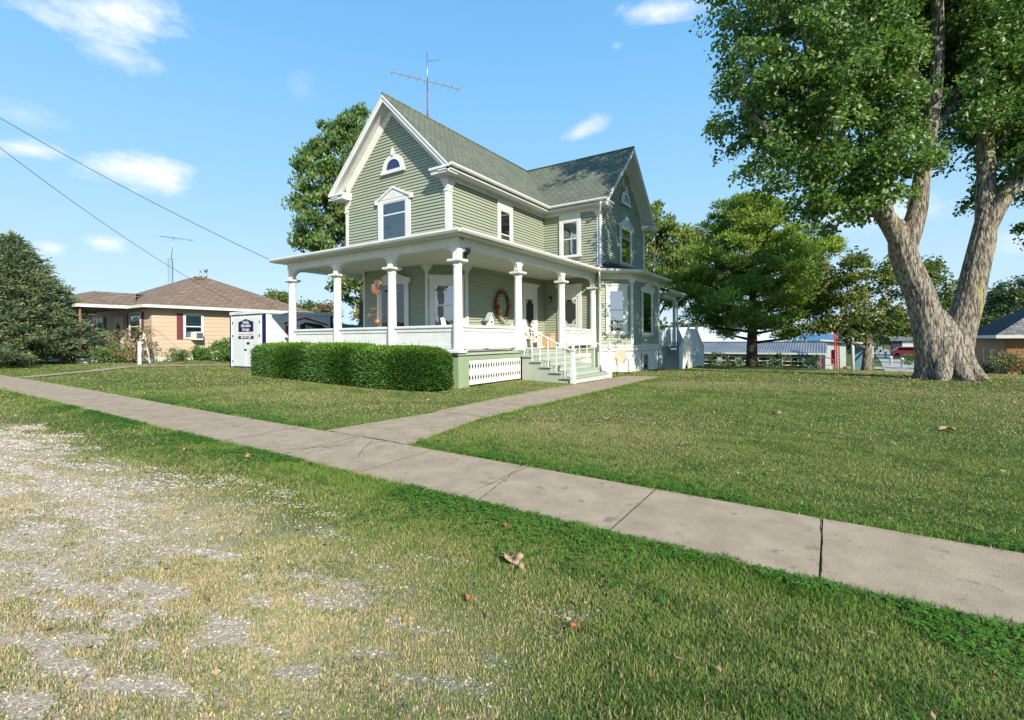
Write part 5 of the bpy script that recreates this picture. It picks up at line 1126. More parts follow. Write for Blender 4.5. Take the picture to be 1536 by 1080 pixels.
for k, (px, d, lab) in enumerate([(1075, 45.5, 'leafy plant at the white windows of the blue shed'), (1150, 44, 'big leaved plant against the blue shed wall'), (1172, 43.5, 'second big leaved plant by the blue shed, right of the pine trunk'), (1215, 42, 'climbing plant at the right corner of the blue shed'), (1100, 45, 'low plant under the shed windows left of the pine trunk')]):
    p = tp(px, 545, d); shrub(lab, p.x, p.y, 1.0, 1.05, 600, .2, (.05, .11, .03), (.11, .18, .05), (.3, .3, .25), .1, 'plants along the blue shed')
p = tp(1262, 548, 40); shrub('garden flowers at the foot of the red mast', p.x, p.y, .9, .5, 500, .14, (.10, .18, .04), (.2, .24, .08), (.6, .15, .05), .12, 'plants along the blue shed')
p = tp(1378, 540, 55); shrub('green bush beside the lane near the brick house', p.x, p.y, 1.6, 1.0, 600, .25, (.05, .12, .03), (.1, .17, .04), group='plants along the blue shed')

# ------------------------------------------------------------------ neighbouring beige house
NX, NY0, NY1, NXL = -30.4, 11.1, 20.0, -40.5; NZ = .5
M['beige'] = material('peach_board_siding', (.60, .46, .345), (.56, .43, .32), 1.2, .6, .05)
M['maroon'] = material('maroon_shutter', (.16, .05, .06), (.19, .07, .08), 8, .6)
nb_ = thing('house', 'beige one storey house with a brown hip roof and maroon shutters', 'house', (-35, 15.5, NZ))
def lap(fr, u0, u1, v0, v1, e, o1, mat, par):
    m = FB(fr); v = v0
    while v < v1 - .01:
        t = min(v + e, v1); m.face([(u0, v, o1), (u1, v, o1), (u1, t, .004), (u0, t, .004)]); m.face([(u0, v, 0), (u1, v, 0), (u1, v, o1), (u0, v, o1)]); v += e
    return m.build('wall', mat, par)
frN = frame((NX, 0, 0), (0, 1, 0), (1, 0, 0)); frNf = frame((0, NY0, 0), (1, 0, 0), (0, -1, 0))
m = MB(); m.box(NXL + .02, NX - .02, NY0 + .02, NY1, -.3, 3.45); m.build('wall', M['beige'], nb_)
lap(frN, NY0, NY1, .75, 3.42, .235, .018, M['beige'], nb_); lap(frNf, NXL, NX, .75, 3.42, .235, .018, M['beige'], nb_)
m = MB(); m.box(NXL, NX + .01, NY0 - .01, NY1, -.3, .75); m.build('foundation', M['stone'], nb_)
e0, e1, r0, r1 = NX + .55, NXL - .55, NY0 - .5, NY1 + .5; zE, zR = 3.52, 5.85; ay0, ay1 = 15.4, 15.9; ax = -34.9; axl = -36.2
m = MB(); m.slab([(e0, r0, zE), (e0, r1, zE), (ax, ay1, zR), (ax, ay0, zR)], .05); m.slab([(e1, r1, zE), (e1, r0, zE), (axl, ay0, zR), (axl, ay1, zR)], .05); m.build('roof', M['brn_x'], nb_)
m = MB(); m.slab([(e1, r0, zE), (e0, r0, zE), (ax, ay0, zR), (axl, ay0, zR)], .05); m.slab([(e0, r1, zE), (e1, r1, zE), (axl, ay1, zR), (ax, ay1, zR)], .05); rfn = m.build('roof', M['brn_y'], nb_)
pz0 = 8.45; m = MB(); m.slab([(-31.9, pz0, zE + .02), (-31.9, NY0 - .2, zE + .02), (-34.4, 11.8, 4.42), (-34.4, 9.8, 4.42)], .05); m.build('porch_roof', M['brn_x'], nb_)
m = MB(); m.slab([(-40.6, pz0, zE + .02), (-31.9, pz0, zE + .02), (-34.4, 9.8, 4.42), (-38.5, 9.8, 4.42)], .05); m.slab([(-34.4, 9.8, 4.42), (-34.4, 12.2, 4.42), (-38.5, 12.2, 4.42), (-38.5, 9.8, 4.42)], .05); m.build('porch_roof', M['brn_y'], nb_)
m = MB(); m.box(NX + .5, NX + .58, r0 - .05, r1, zE - .14, zE + .01); m.build('fascia', M['white'], nb_)
m = MB(); m.box(-31.9, NX + .50, r0 - .06, r0, zE - .14, zE + .01); m.build('fascia', M['white'], nb_)
m = MB(); m.box(-31.92, -31.84, pz0, r0 - .06, zE - .14, zE + .015); m.build('fascia', M['white'], nb_); m = MB(); m.box(-40.6, -31.92, pz0 - .06, pz0, zE - .14, zE + .015); m.build('fascia', M['white'], nb_)
m = MB(); m.box(NX, NX + .5, r0, r1, zE - .13, zE - .09); m.box(-40.6, NX + .5, pz0 + .02, NY0, zE - .135, zE - .095) if False else m.box(-40.6, -31.92, pz0, r0, zE - .135, zE - .095); m.build('soffit', material('brown_soffit', (.14, .10, .07), None), nb_)
m = MB(); m.tube([(-32.05, 8.6, .4), (-32.05, 8.6, zE - .13)], .05, 8); m.build('porch_post', M['rust'], nb_); m = MB(); m.tube([(-35.4, 8.6, .4), (-35.4, 8.6, zE - .13)], .05, 8); m.build('porch_post', M['rust'], nb_)
m = MB()
for z in (1.0, 1.45): m.bar((-32.1, 8.6, z), (-38, 8.6, z), .04)
for k in range(20): m.bar((-32.1 - k * .3, 8.6, 1.0), (-32.1 - k * .3, 8.6, 1.45), .02)
m.build('porch_railing', M['white'], nb_)
m = MB(); m.box(-40, -31.9, 8.5, NY0, .3, .75); m.build('porch_floor', M['stone'], nb_)
def nwin(fr, u0, u1, z0, z1, lab, blinds=True, shut=(True, True)):
    m = FB(fr); o = .02; m.box(u0 - .12, u0, z0 - .1, z1 + .12, o, .07); m.box(u1, u1 + .12, z0 - .1, z1 + .12, o, .07); m.box(u0, u1, z1, z1 + .12, o, .07); m.box(u0, u1, z0 - .1, z0, o, .08); m.box(u0, u1, (z0 + z1) / 2 - .03, (z0 + z1) / 2 + .03, o, .05)
    f = m.build('window', M['white'], nb_); f['label'] = lab
    q = FB(fr); q.box(u0, u1, z0, z1, .035, .038); q.build('pane', M['glass'], f); q = FB(fr); q.box(u0, u1, z0, z1, .0195, .0215); q.build('pane_backing', M['dark'], f)
    if blinds:
        q = FB(fr); n = int((z1 - z0 - .45) / .17)
        for k in range(n): q.box(u0 + .03, u1 - .03, z1 - .17 * (k + 1) + .03, z1 - .17 * k, .023, .03)
        q.build('blind', M['white'], f)
    for s_, sh in zip((-1, 1), shut):
        if sh: q = FB(fr); a = u0 - .44 if s_ < 0 else u1 + .13; q.box(a, a + .31, z0 - .1, z1 + .1, .02, .05); [q.box(a + .04, a + .27, z0 + .04 * k, z0 + .04 * k + .02, .05, .058) for k in range(int((z1 - z0) / .04))]; q.build('shutter', M['maroon'], nb_)
    return f
nwin(frN, 12.74, 13.55, 1.80, 3.04, 'window with air conditioner', True, (True, False)); nwin(frNf, -33.1, -31.7, 1.75, 3.1, 'wide window by the rose', False); nwin(frNf, -38.9, -37.2, 1.75, 3.0, 'porch window', False)
m = FB(frNf); m.box(-35.2, -34.1, .75, 3.05, .02, .08); m.box(-35.05, -34.25, .85, 2.9, .08, .10); nd = m.build('door', M['white'], nb_); q = FB(frNf); q.box(-34.95, -34.35, 1.3, 2.7, .101, .105); q.build('pane', M['glass_dark'], nd)
m = FB(frN); m.box(12.98, 13.46, 1.66, 2.12, .06, .48); acu = m.build('air_conditioner', M['white'], nb_, bevel=.01)
q = FB(frN); [q.box(13.12, 13.42, 1.76 + k * .028, 1.77 + k * .028, .481, .49) for k in range(11)]; q.box(13.10, 13.44, 1.74, 2.06, .478, .483); q.build('grille', M['metal'], acu)
m = MB(); m.tube([(-35.6, 16.2, 5.7), (-35.6, 16.2, 6.35)], .08, 8); m.tube([(-35.6, 16.2, 6.35), (-35.6, 16.2, 6.5)], .12, 8); m.build('flue_pipe', M['metal'], rfn); m = MB(); m.tube([(-35.9, 16.0, 5.7), (-35.9, 16.0, 6.4)], .06, 8); m.build('flue_pipe', M['metal'], rfn)
m = MB(); m.box(-34.6, -34.3, 15.0, 15.5, 5.60, 5.78); m.build('roof_vent', M['brn_x'], rfn)
# lattice antenna tower behind it
tw = thing('antenna_tower', 'thin steel lattice mast with a television antenna behind the beige house', 'antenna', (-45.4, 18.0, .5)); m = MB()
for k in range(3):
    a = k * 2.094; c_ = lambda z: Vector((-45.4 + .2 * math.cos(a), 18 + .2 * math.sin(a), z)); m.tube([c_(.3), c_(8.4)], .02, 5)
for z in range(2, 34):
    for k in range(3):
        a, b = k * 2.094, (k + 1) * 2.094; m.tube([(-45.4 + .2 * math.cos(a), 18 + .2 * math.sin(a), z * .25), (-45.4 + .2 * math.cos(b), 18 + .2 * math.sin(b), z * .25 + .25)], .008, 4)
m.build('mast', M['metal'], tw)
m = MB(); m.tube([(-45.4, 18, 8.3), (-45.1, 18.1, 10.2)], .025, 6); a0, a1 = Vector((-46.1, 17.5, 10.25)), Vector((-43.95, 18.95, 9.9)); m.tube([a0, a1], .02, 5)
for k in range(12):
    p = a0 + (a1 - a0) * k / 11; dd_ = Vector((.55, -.8, 0)) * (.3 + .25 * k / 11); m.tube([p - dd_, p + dd_], .008, 4)
m.build('boom', M['metal'], tw)
# garden post, trellis, white marker
gp = thing('garden_post', 'white garden post with a black solar lamp near the rose', 'post', (-28.5, 9.9, .45)); m = MB(); m.box(-28.56, -28.44, 9.84, 9.96, .4, 1.6); m.box(-28.6, -28.4, 9.8, 10.0, .4, .46); m.build('post', M['white'], gp, bevel=.01)
m = MB(); m.bar((-28.75, 9.75, 1.55), (-28.4, 9.95, 2.05), .05); m.bar((-28.5, 9.9, 1.6), (-28.55, 9.87, 1.8), .03); m.build('lamp', M['black'], gp)
tr = MB(); 
for dy in (0, .5): tr.bar((-29.2, 10.1 + dy, .4), (-29.2, 10.35, 2.1), .05)
for z in (.7, 1.2, 1.6): tr.bar((-29.2, 10.1 + (z - .4) / 1.7 * .25, z), (-29.2, 10.6 - (z - .4) / 1.7 * .25, z), .035)
tag(tr.build('trellis', M['white'], loc=(-29.2, 10.35, .4)), 'white A shaped plant trellis by the beige house corner', 'trellis')

# ------------------------------------------------------------------ storage container
cx0, cx1, cy0, cy1, cz0, cz1 = -23.2, -20.45, 11.6, 15.05, .34, 2.90
pod = thing('storage_container', 'white steel storage container with navy edges and double doors beside the porch', 'container', ((cx0 + cx1) / 2, (cy0 + cy1) / 2, cz0))
M['navy'] = material('navy_paint', (.012, .012, .09), None, rough=.4); M['podwhite'] = material('container_white', (.74, .75, .74), (.68, .69, .69), 1.5, .45)
M['red'] = material('red_print', (.45, .02, .03), None, rough=.5); M['dkgreen'] = material('dark_print', (.02, .03, .03), None, rough=.5); M['lettering'] = material('white_lettering', (.8, .8, .8), None, rough=.5)
m = MB(); m.box(cx0 + .02, cx1 - .02, cy0 + .02, cy1 - .02, cz0 + .05, cz1 - .03); m.box(cx0 - .03, cx1 + .03, cy0 - .03, cy1 + .03, cz1 - .14, cz1); m.build('shell', M['podwhite'], pod, bevel=.01)
m = MB()
for x in (cx0, cx1 - .10): m = MB(); m.box(x, x + .10, cy0 - .02, cy0 + .1, cz0 + .06, cz1 - .14); m.build('door_frame', M['podwhite'], pod)
for x, y in ((cx0 - .01, cy0 - .025), (cx1 - .07, cy0 - .025), (cx1 - .07, cy1 - .09)): q = MB(); q.box(x, x + .09, y, y + .12, cz0, cz1 - .141); q.build('corner_post', M['navy'], pod)
q = MB(); q.box(cx0, cx1, cy0 - .02, cy0 + .05, cz0, cz0 + .07); q.build('bottom_rail', M['navy'], pod)
q = MB(); q.box(cx0 + .1, cx1 - .1, cy0 - .012, cy0 + .02, cz1 - .175, cz1 - .141); q.build('top_rail', M['navy'], pod)
xm = (cx0 + cx1) / 2
for s_, (a, b) in enumerate(((cx0 + .26, xm - .01), (xm + .01, cx1 - .26))):
    q = MB(); q.box(a, b, cy0 - .03, cy0 + .02, cz0 + .10, 2.64); dr = q.build('door', M['podwhite'], pod, bevel=.006)
    h_ = a if s_ == 0 else b
    for z in (.6, 1.75, 2.35): q = MB(); q.box(h_ - .03, h_ + .03, cy0 - .05, cy0 - .031, z, z + .11); q.build('hinge', M['black'], dr)
q = MB(); q.box(xm - .10, xm + .06, cy0 - .06, cy0 - .031, 1.16, 1.22); q.build('door_handle', M['black'], pod)
q = MB(); q.box(xm + .05, xm + .32, cy0 - .036, cy0 - .031, 1.42, 1.52); q.build('placard', M['dkgreen'], pod)
q = MB(); yy = cy0 - .033; q.face([(xm - .62, yy, 1.98), (xm + .62, yy, 1.98), (xm + .62, yy, 2.42), (xm, yy, 2.56), (xm - .62, yy, 2.42)]); q.build('door_emblem', M['navy'], pod, solid=.002)
q = MB(); q.box(xm - .64, xm + .64, yy, yy + .002, 1.66, 1.80); q.build('phone_panel', M['dkgreen'], pod)
def text(s_, size, mat, par, loc, rz, name='lettering', bold=.012):
    cu = bpy.data.curves.new('t', 'FONT'); cu.body = s_; cu.size = size; cu.align_x = 'CENTER'; cu.align_y = 'CENTER'; cu.extrude = .002; cu.offset = bold * size * .6
    o = bpy.data.objects.new('t', cu); COL.objects.link(o); dg = bpy.context.evaluated_depsgraph_get(); dg.update(); me = bpy.data.meshes.new_from_object(o.evaluated_get(dg)); bpy.data.objects.remove(o)
    Mx = Matrix.Translation(Vector(loc) - origin_of(par)) @ Matrix.Rotation(rz, 4, 'Z') @ Matrix.Rotation(rad(90), 4, 'X'); me.transform(Mx); me.materials.clear(); return link_mesh(me, name, mat, par)
text('Mobile', .19, M['lettering'], pod, (xm, yy - .004, 2.40), 0); text('Affordable', .19, M['lettering'], pod, (xm, yy - .004, 2.25), 0); text('Storage', .19, M['lettering'], pod, (xm, yy - .004, 2.09), 0)
q = MB(); 
for k in range(9): q.box(xm - .60 + k * .134, xm - .60 + k * .134 + .10, yy, yy + .002, 1.86, 1.89)
q.build('red_print_line', M['red'], pod); text('309-347-1300', .15, M['lettering'], pod, (xm, yy - .004, 1.73), 0)
# side emblem: red roof line over dark building with columns and a big M
X_ = cx1 - .0185; frP = frame((X_, 0, 0), (0, 1, 0), (1, 0, 0))
q = FB(frP); 
for (a, b) in (((12.55, 2.38), (13.60, 2.66)), ((13.60, 2.66), (14.80, 2.36))):
    q.face([(a[0], a[1], .004), (b[0], b[1], .004), (b[0], b[1] - .07, .004), (a[0], a[1] - .09, .004)])
q.face([(12.62, 2.26, .004), (12.74, 2.26, .004), (12.74, 1.90, .004), (12.62, 1.90, .004)]); q.build('side_emblem_roof', M['red'], pod, solid=.003)
q = FB(frP); q.face([(12.76, 2.26, .003), (13.25, 2.26, .003), (13.6, 2.42, .003), (14.45, 2.34, .003), (14.85, 2.05, .003), (14.85, 1.3, .003), (12.76, 1.3, .003)]); q.build('side_emblem', M['dkgreen'], pod, solid=.003)
q = FB(frP)
for k in range(9): u = 13.62 + k * .125; q.face([(u, 2.30 - k * .035, .0065), (u + .06, 2.29 - k * .035, .0065), (u + .06, 1.75, .0065), (u, 1.75, .0065)])
q.build('side_emblem_columns', M['lettering'], pod, solid=.002)
text('M', .62, M['lettering'], pod, (X_ + .008, 13.12, 2.02), rad(90), bold=.03)
# grey blue van far behind
van = thing('parked_van', 'grey blue van parked behind the storage container', 'van', (-24.9, 19.5, gz(-24.9, 19.5))); vz = gz(-24.9, 19.5)
M['vanblue'] = material('grey_blue_car_paint', (.10, .17, .22), None, rough=.3, spec=.6)
m = MB(); m.prism([(17.3, vz + .35), (22.1, vz + .35), (22.1, vz + 1.0), (21.3, vz + 1.25), (20.7, vz + 2.1), (17.5, vz + 2.2), (17.3, vz + 1.2)], 'x', -25.9, -24.0); m.build('body', M['vanblue'], van, bevel=.06)
q = MB(); 
q.box(-24.02, -23.985, 17.7, 18.9, vz + 1.35, vz + 1.95); q.build('side_window', M['glass_dark'], van); q = MB(); q.box(-24.02, -23.985, 19.1, 20.4, vz + 1.35, vz + 1.95); q.build('side_window', M['glass_dark'], van)
q = MB(); q.box(-25.7, -24.2, 17.28, 17.33, vz + 1.4, vz + 1.95); q.build('rear_window', M['glass_dark'], van)
for y in (18.1, 21.1):
    for x in (-24.1, -25.8): q = MB(); q.tube([(x - .1, y, vz + .34), (x + .1, y, vz + .34)], .34, 20); q.build('wheel', M['black'], van)

# ------------------------------------------------------------------ things on the porch
wz = 2.97; wy = 16.65; wx = S + .09
wr = thing('wreath', 'oval grapevine wreath with red leaves and a yellow flower on the porch wall', 'wreath', (wx, wy, wz)); m = MB(); rr = random.Random(2)
for s_ in range(7):
    pts = [(wx + rr.uniform(-.02, .03), wy + (.45 + .05 * math.sin(a * 3 + s_)) * math.cos(a) * (1 + s_ * .012), wz + (.60 + .03 * math.sin(a * 2 + s_)) * math.sin(a)) for a in [2 * math.pi * k / 36 for k in range(37)]]; m.tube(pts, .02, 5, False)
m.build('vine_ring', M['bark_dark'], wr)
def tufts(name, ang, col, n, size, par, spread=.09):
    P = []; 
    for k in range(n): a = rad(rr.uniform(*ang)); P.append((wx + .05 + rr.uniform(0, .06), wy + .45 * math.cos(a) + rr.gauss(0, spread), wz + .60 * math.sin(a) + rr.gauss(0, spread)))
    P = np.array(P); leaf_mesh(name, P, size, np.array(col) * RNG.uniform(.6, 1.3, (len(P), 1)), par, 'leaf', .6, 0)
tufts('red_leaves', (70, 190), (.36, .11, .08), 120, .08, wr, .05); tufts('red_leaves', (-50, 35), (.34, .12, .09), 90, .07, wr, .06); tufts('cream_flowers', (225, 295), (.55, .50, .43), 120, .07, wr, .05); tufts('red_leaves', (185, 215), (.45, .13, .06), 80, .1, wr)
m = MB(); 
for k in range(12): a = k * .5236; c_ = Vector((wx + .12, wy - .34, wz - .22)); m.face([c_, c_ + Vector((.01, .08 * math.cos(a - .2), .08 * math.sin(a - .2))), c_ + Vector((.02, .11 * math.cos(a), .11 * math.sin(a))), c_ + Vector((.01, .08 * math.cos(a + .2), .08 * math.sin(a + .2)))])
m.build('yellow_flower', material('yellow_petals', (.75, .42, .03), None), wr, solid=.003)
# white rocking chair
def rocking(x, y, rot, label, cush):
    t = thing('rocking_chair', label, 'chair', (x, y, FL), 'white chairs on the porch'); R_ = Matrix.Rotation(rot, 3, 'Z'); L_ = lambda p: Vector((x, y, FL)) + R_ @ Vector(p)
    m = MB(); m.M = L_; m.box(-.27, .27, -.25, .27, .40, .44); m.build('seat', M['white'], t, bevel=.01)
    m = MB(); m.M = L_
    for k in range(7): u = -.24 + k * .08; m.bar((u, -.22, .44), (u, -.40, 1.10 + .05 * math.cos(u * 6)), .045, .015)
    m.bar((-.27, -.40, 1.10), (.27, -.40, 1.10), .06, .03); m.bar((-.27, -.24, .50), (.27, -.24, .50), .05, .03); m.build('backrest', M['white'], t)
    for s_ in (-.29, .29):
        m = MB(); m.M = L_; m.bar((s_, .25, .05), (s_, .25, .66), .04); m.build('leg', M['white'], t); m = MB(); m.M = L_; m.bar((s_, -.23, .05), (s_, -.41, 1.12), .04); m.build('leg', M['white'], t)
        m = MB(); m.M = L_; m.bar((s_, .32, .67), (s_, -.30, .67), .08, .025); m.build('armrest', M['white'], t)
        m = MB(); m.M = L_; m.tube([(s_, .42, .08), (s_, .2, .03), (s_, -.1, .02), (s_, -.4, .06), (s_, -.55, .12)], .022, 6); m.build('rocker', M['white'], t)
    if cush: m = MB(); m.M = L_; m.box(-.22, .22, -.20, .22, .442, .52); m.build('cushion', material('floral_cushion', (.75, .68, .55), (.55, .25, .22), 18, .9), t, bevel=.04); m = MB(); m.M = L_; m.box(-.2, .2, -.335, -.255, .52, .86); m.build('back_cushion', material('pink_cushion', (.72, .50, .45), (.78, .72, .62), 20, .9), t, bevel=.04)
rocking(-10.35, 17.35, rad(-75), 'white rocking chair with floral cushions at the top of the porch steps', True)
rocking(-10.6, 12.6, rad(-60), 'white slat backed chair behind the corner column', False)
m = MB(); m.box(-10.85, -10.35, 18.75, 19.2, FL, FL + .58); m.box(-10.88, -10.32, 18.72, 19.23, FL + .58, FL + .66); bx = tag(m.build('storage_box', material('tan_box', (.60, .42, .24), (.52, .37, .22), 6, .7), loc=(-10.6, 18.98, FL), bevel=.015), 'tan lidded box standing by the porch doors', 'box')
# porch ornaments on the rail
def birdhouse(y, label, sc=1.):
    t = thing('birdhouse', label, 'ornament', (-9.02, y, 1.99), 'small ornaments on the porch rail'); m = MB(); z = 1.99
    m.prism([(y - .10 * sc, z), (y + .10 * sc, z), (y + .10 * sc, z + .16 * sc), (y, z + .28 * sc), (y - .10 * sc, z + .16 * sc)], 'x', -9.09, -8.97); m.build('body', M['white'], t)
    m = MB(); m.prism([(y - .15 * sc, z + .12 * sc), (y, z + .30 * sc), (y + .15 * sc, z + .12 * sc), (y + .15 * sc, z + .15 * sc), (y, z + .34 * sc), (y - .15 * sc, z + .15 * sc)], 'x', -9.12, -8.94); m.build('roof', M['stepgreen'], t); m = MB(); m.tube([(-8.968, y, z + .1 * sc), (-8.96, y, z + .1 * sc)], .03 * sc, 10); m.build('entrance_hole', M['black'], t)
birdhouse(12.45, 'white birdhouse with a gabled roof on the side porch rail', 1.25); birdhouse(13.62, 'small white house ornament on the rail near the steps', .6)
# rooster weathervane
rv = thing('rooster_weathervane', 'copper rooster weathervane with direction arms behind the front rail', 'weathervane', (-12.75, 11.15, FL)); x, y = -12.75, 11.15
m = MB(); m.tube([(x, y, FL), (x, y, 3.05)], .014, 6); m.lathe((x, y, FL), [(.2, 0), (.2, .02), (.03, .05)], 14); m.build('pole', M['copper'], rv); m = MB(); m.lathe((x, y, 2.05), [(.01, 0), (.09, .06), (.11, .13), (.09, .2), (.01, .26)], 14); m.build('ball', M['copper'], rv)
m = MB(); m.bar((x - .28, y, 2.62), (x + .28, y, 2.62), .02); m.bar((x, y - .28, 2.62), (x, y + .28, 2.62), .02); m.bar((x - .42, y, 2.42), (x + .42, y, 2.42), .022); m.prism([(x + .42, 2.35), (x + .55, 2.42), (x + .42, 2.49)], 'y', y - .008, y + .008); m.prism([(x - .42, 2.36), (x - .30, 2.42), (x - .42, 2.48), (x - .52, 2.48), (x - .44, 2.42), (x - .52, 2.36)], 'y', y - .008, y + .008); m.build('direction_arms', M['copper'], rv)
rt = [(.02, .0), (.05, .12), (.16, .18), (.22, .30), (.23, .44), (.20, .56), (.24, .58), (.20, .62), (.17, .70), (.12, .67), (.10, .58), (.08, .46), (.0, .36), (-.10, .34), (-.16, .42), (-.22, .50), (-.30, .46), (-.34, .36), (-.30, .24), (-.22, .16), (-.12, .12), (-.03, .10)]
m = MB(); m.prism([(x + p * .9, 3.0 + q_ * .95) for p, q_ in rt], 'y', y - .03, y + .03); m.build('rooster', M['copper'], rv, bevel=.02)
# metal shell chair beside the bay
ch = thing('lawn_chair', 'tan round backed metal lawn chair beside the white foundation', 'chair', (-7.15, 19.4, gz(-7.15, 19.4))); cz = gz(-7.15, 19.4); xx_, y_ = -7.15, 19.6; M['tan'] = material('tan_enamel', (.55, .46, .36), (.50, .42, .33), 6, .5)
m = MB(); n = 14
bk = [(-.26 + .04 * (1 - abs(math.sin(math.pi * k / n))), ) for k in range(n + 1)]
pts = [(.24 * math.cos(math.pi * k / n), .72 + .22 * math.sin(math.pi * k / n) + .10) for k in range(n + 1)] + [(-.22, .45), (.22, .45)]
A_ = Vector((RGT[0], RGT[1], 0)); Bv = Vector((FWD[0], FWD[1], 0)); C0 = Vector((-7.35, 19.4, cz))
m.face([C0 + A_ * p[0] + Bv * .22 + Vector((0, 0, p[1])) for p in pts]); m.build('backrest', M['tan'], ch, solid=.02)
m = MB(); m.face([C0 + A_ * u + Bv * v_ + Vector((0, 0, .42)) for u, v_ in ((-.24, .22), (.24, .22), (.26, -.22), (-.26, -.22))]); m.build('seat', M['tan'], ch, solid=.02)
for u in (-.24, .24): m = MB(); m.tube([C0 + A_ * u + Bv * .3 + Vector((0, 0, .02)), C0 + A_ * u + Bv * -.25 + Vector((0, 0, .02)), C0 + A_ * u + Bv * -.28 + Vector((0, 0, .4)), C0 + A_ * u + Bv * -.2 + Vector((0, 0, .62)), C0 + A_ * u + Bv * .22 + Vector((0, 0, .64))], .016, 6); m.build('leg', M['black'], ch)

# ------------------------------------------------------------------ behind: blue shed, barn, mast, garage, far houses
def bt(px, py, d): return tp(px, py, d)
shz = -2.15; M['shedblue'] = material('pale_blue_wall', (.12, .25, .34), (.17, .30, .38), 1.5, .6); M['shedroof'] = material('corrugated_blue_grey_roof', (.12, .16, .22), (.22, .23, .25), .5, .6); M['offwhite'] = material('off_white_wall', (.66, .66, .64), (.6, .6, .58), 2, .6)
sh = thing('shed', 'long low pale blue shed with a corrugated roof behind the pine', 'shed', (-7, 52, shz)); sx0, sx1, sy0, sy1 = -15, -.95, 50, 55
m = MB(); m.box(sx0, sx1, sy0, sy1, shz - .5, .22); m.build('wall', M['shedblue'], sh)
m = MB(); n = 70; 
for k in range(n):
    a, b = sx0 - .3 + (sx1 + .8 - sx0) * k / n, sx0 - .3 + (sx1 + .8 - sx0) * (k + 1) / n; c_ = (a + b) / 2
    for (u0, u1, h0, h1) in ((a, c_, 0, .05), (c_, b, .05, 0)): m.face([(u0, sy0 - .35, .17 + h0), (u1, sy0 - .35, .17 + h1), (u1, sy0 + 2.5, 1.05 + h1), (u0, sy0 + 2.5, 1.05 + h0)]); m.face([(u0, sy0 + 2.5, 1.05 + h0), (u1, sy0 + 2.5, 1.05 + h1), (u1, sy1 + .3, .17 + h1), (u0, sy1 + .3, .17 + h0)])
m.build('roof', M['shedroof'], sh, solid=.03)
m = MB(); m.box(sx0 - .3, sx1 + .5, sy0 - .38, sy0 - .36, .06, .2); m.build('fascia', M['offwhite'], sh)
for k, x in enumerate((-9.9, -8.3, -6.7, -5.4, -3.0)):
    q = MB(); w_ = 1.35 if k < 4 else 1.7
    for z in (-1.3, -.95, -.6, -.25): q.box(x - w_ / 2, x + w_ / 2, sy0 - .06, sy0 - .01, z, z + .09)
    for u in (-w_ / 2, w_ / 2 - .08): q.box(x + u, x + u + .08, sy0 - .065, sy0 - .01, -1.3, -.16)
    f = q.build('window', M['offwhite'], sh); q = MB(); q.box(x - w_ / 2 + .08, x + w_ / 2 - .08, sy0 - .03, sy0 - .02, -1.3, -.2); q.build('pane', M['glass_dark'], f); q = MB(); q.box(x - w_ / 2 + .08, x + w_ / 2 - .08, sy0 - .018, sy0 - .012, -1.3, -.2); q.build('pane_backing', M['dark'], f)
    if k < 4: q = MB(); q.box(x + .72, x + .98, sy0 - .05, sy0 - .01, -1.9, -.16); q.build('post', M['offwhite'], sh)
bn = thing('barn', 'large white metal barn behind the blue shed', 'barn', (-6, 64, -2)); m = MB(); m.box(-18, 1.0, 60, 70, -2.5, 1.35); m.build('wall', M['offwhite'], bn)
m = MB(); m.slab([(-18.4, 59.6, 1.25), (1.5, 59.6, 1.25), (1.5, 65, 3.0), (-18.4, 65, 3.0)], .12); m.slab([(-18.4, 65, 3.0), (1.5, 65, 3.0), (1.5, 70.4, 1.25), (-18.4, 70.4, 1.25)], .12); m.prism([(60, 1.35), (70, 1.35), (65, 2.9)], 'x', .85, .99); m.build('roof', M['podwhite'], bn)
gb = thing('garage', 'small white garage with a lean-to right of the blue shed', 'garage', (.6, 56.5, -2)); p0 = bt(1241, 540, 47); m = MB(); m.box(-.6, 1.0, 54.2, 58.5, -2.6, 1.0); m.build('wall', M['offwhite'], gb); m = MB(); m.slab([(-1.0, 53.9, 1.35), (3.2, 53.9, 1.0), (3.2, 58.8, 1.0), (-1.0, 58.8, 1.35)], .12); m.build('roof', M['podwhite'], gb)
m = MB(); m.box(1.5, 2.6, 56.4, 58.2, -2.6, .6); m.build('door', M['shedblue'], gb); m = MB(); m.box(2.95, 3.05, 54.2, 54.3, -2.6, 1.0); m.build('post', M['offwhite'], gb); m = MB(); m.box(-.1, .15, 54.16, 54.19, -.9, .4); m.build('window', M['dark'], gb)
M['paintred'] = material('red_paint', (.55, .03, .04), (.42, .03, .03), 6, .5)
rm = MB(); b = bt(1252, 556, 40); zt = bt(1252, 497, 40).z
for dx_, dy_ in ((0, 0), (.3, 0), (.15, .28)): rm.tube([(b.x + dx_, b.y + dy_, b.z - .3), (b.x + dx_, b.y + dy_, zt + .6)], .045, 6)
for k in range(13): z = b.z + k * .3; rm.bar((b.x, b.y, z), (b.x + .3, b.y, z + .02), .04); rm.bar((b.x, b.y, z), (b.x + .15, b.y + .28, z + .3), .03)
tag(rm.build('lattice_mast', M['paintred'], loc=(b.x, b.y, b.z)), 'upright red painted lattice mast beside the white garage', 'mast')
b = bt(1230, 553, 40); q = MB(); 
for dx_ in (0, .9): q.tube([(b.x + dx_, b.y, b.z - .3), (b.x + dx_, b.y, b.z + .75)], .04, 6)
q.tube([(b.x, b.y, b.z + .75), (b.x + .45, b.y, b.z + .95), (b.x + .9, b.y, b.z + .75)], .04, 6); q.bar((b.x, b.y, b.z + .3), (b.x + .9, b.y, b.z + .3), .05)
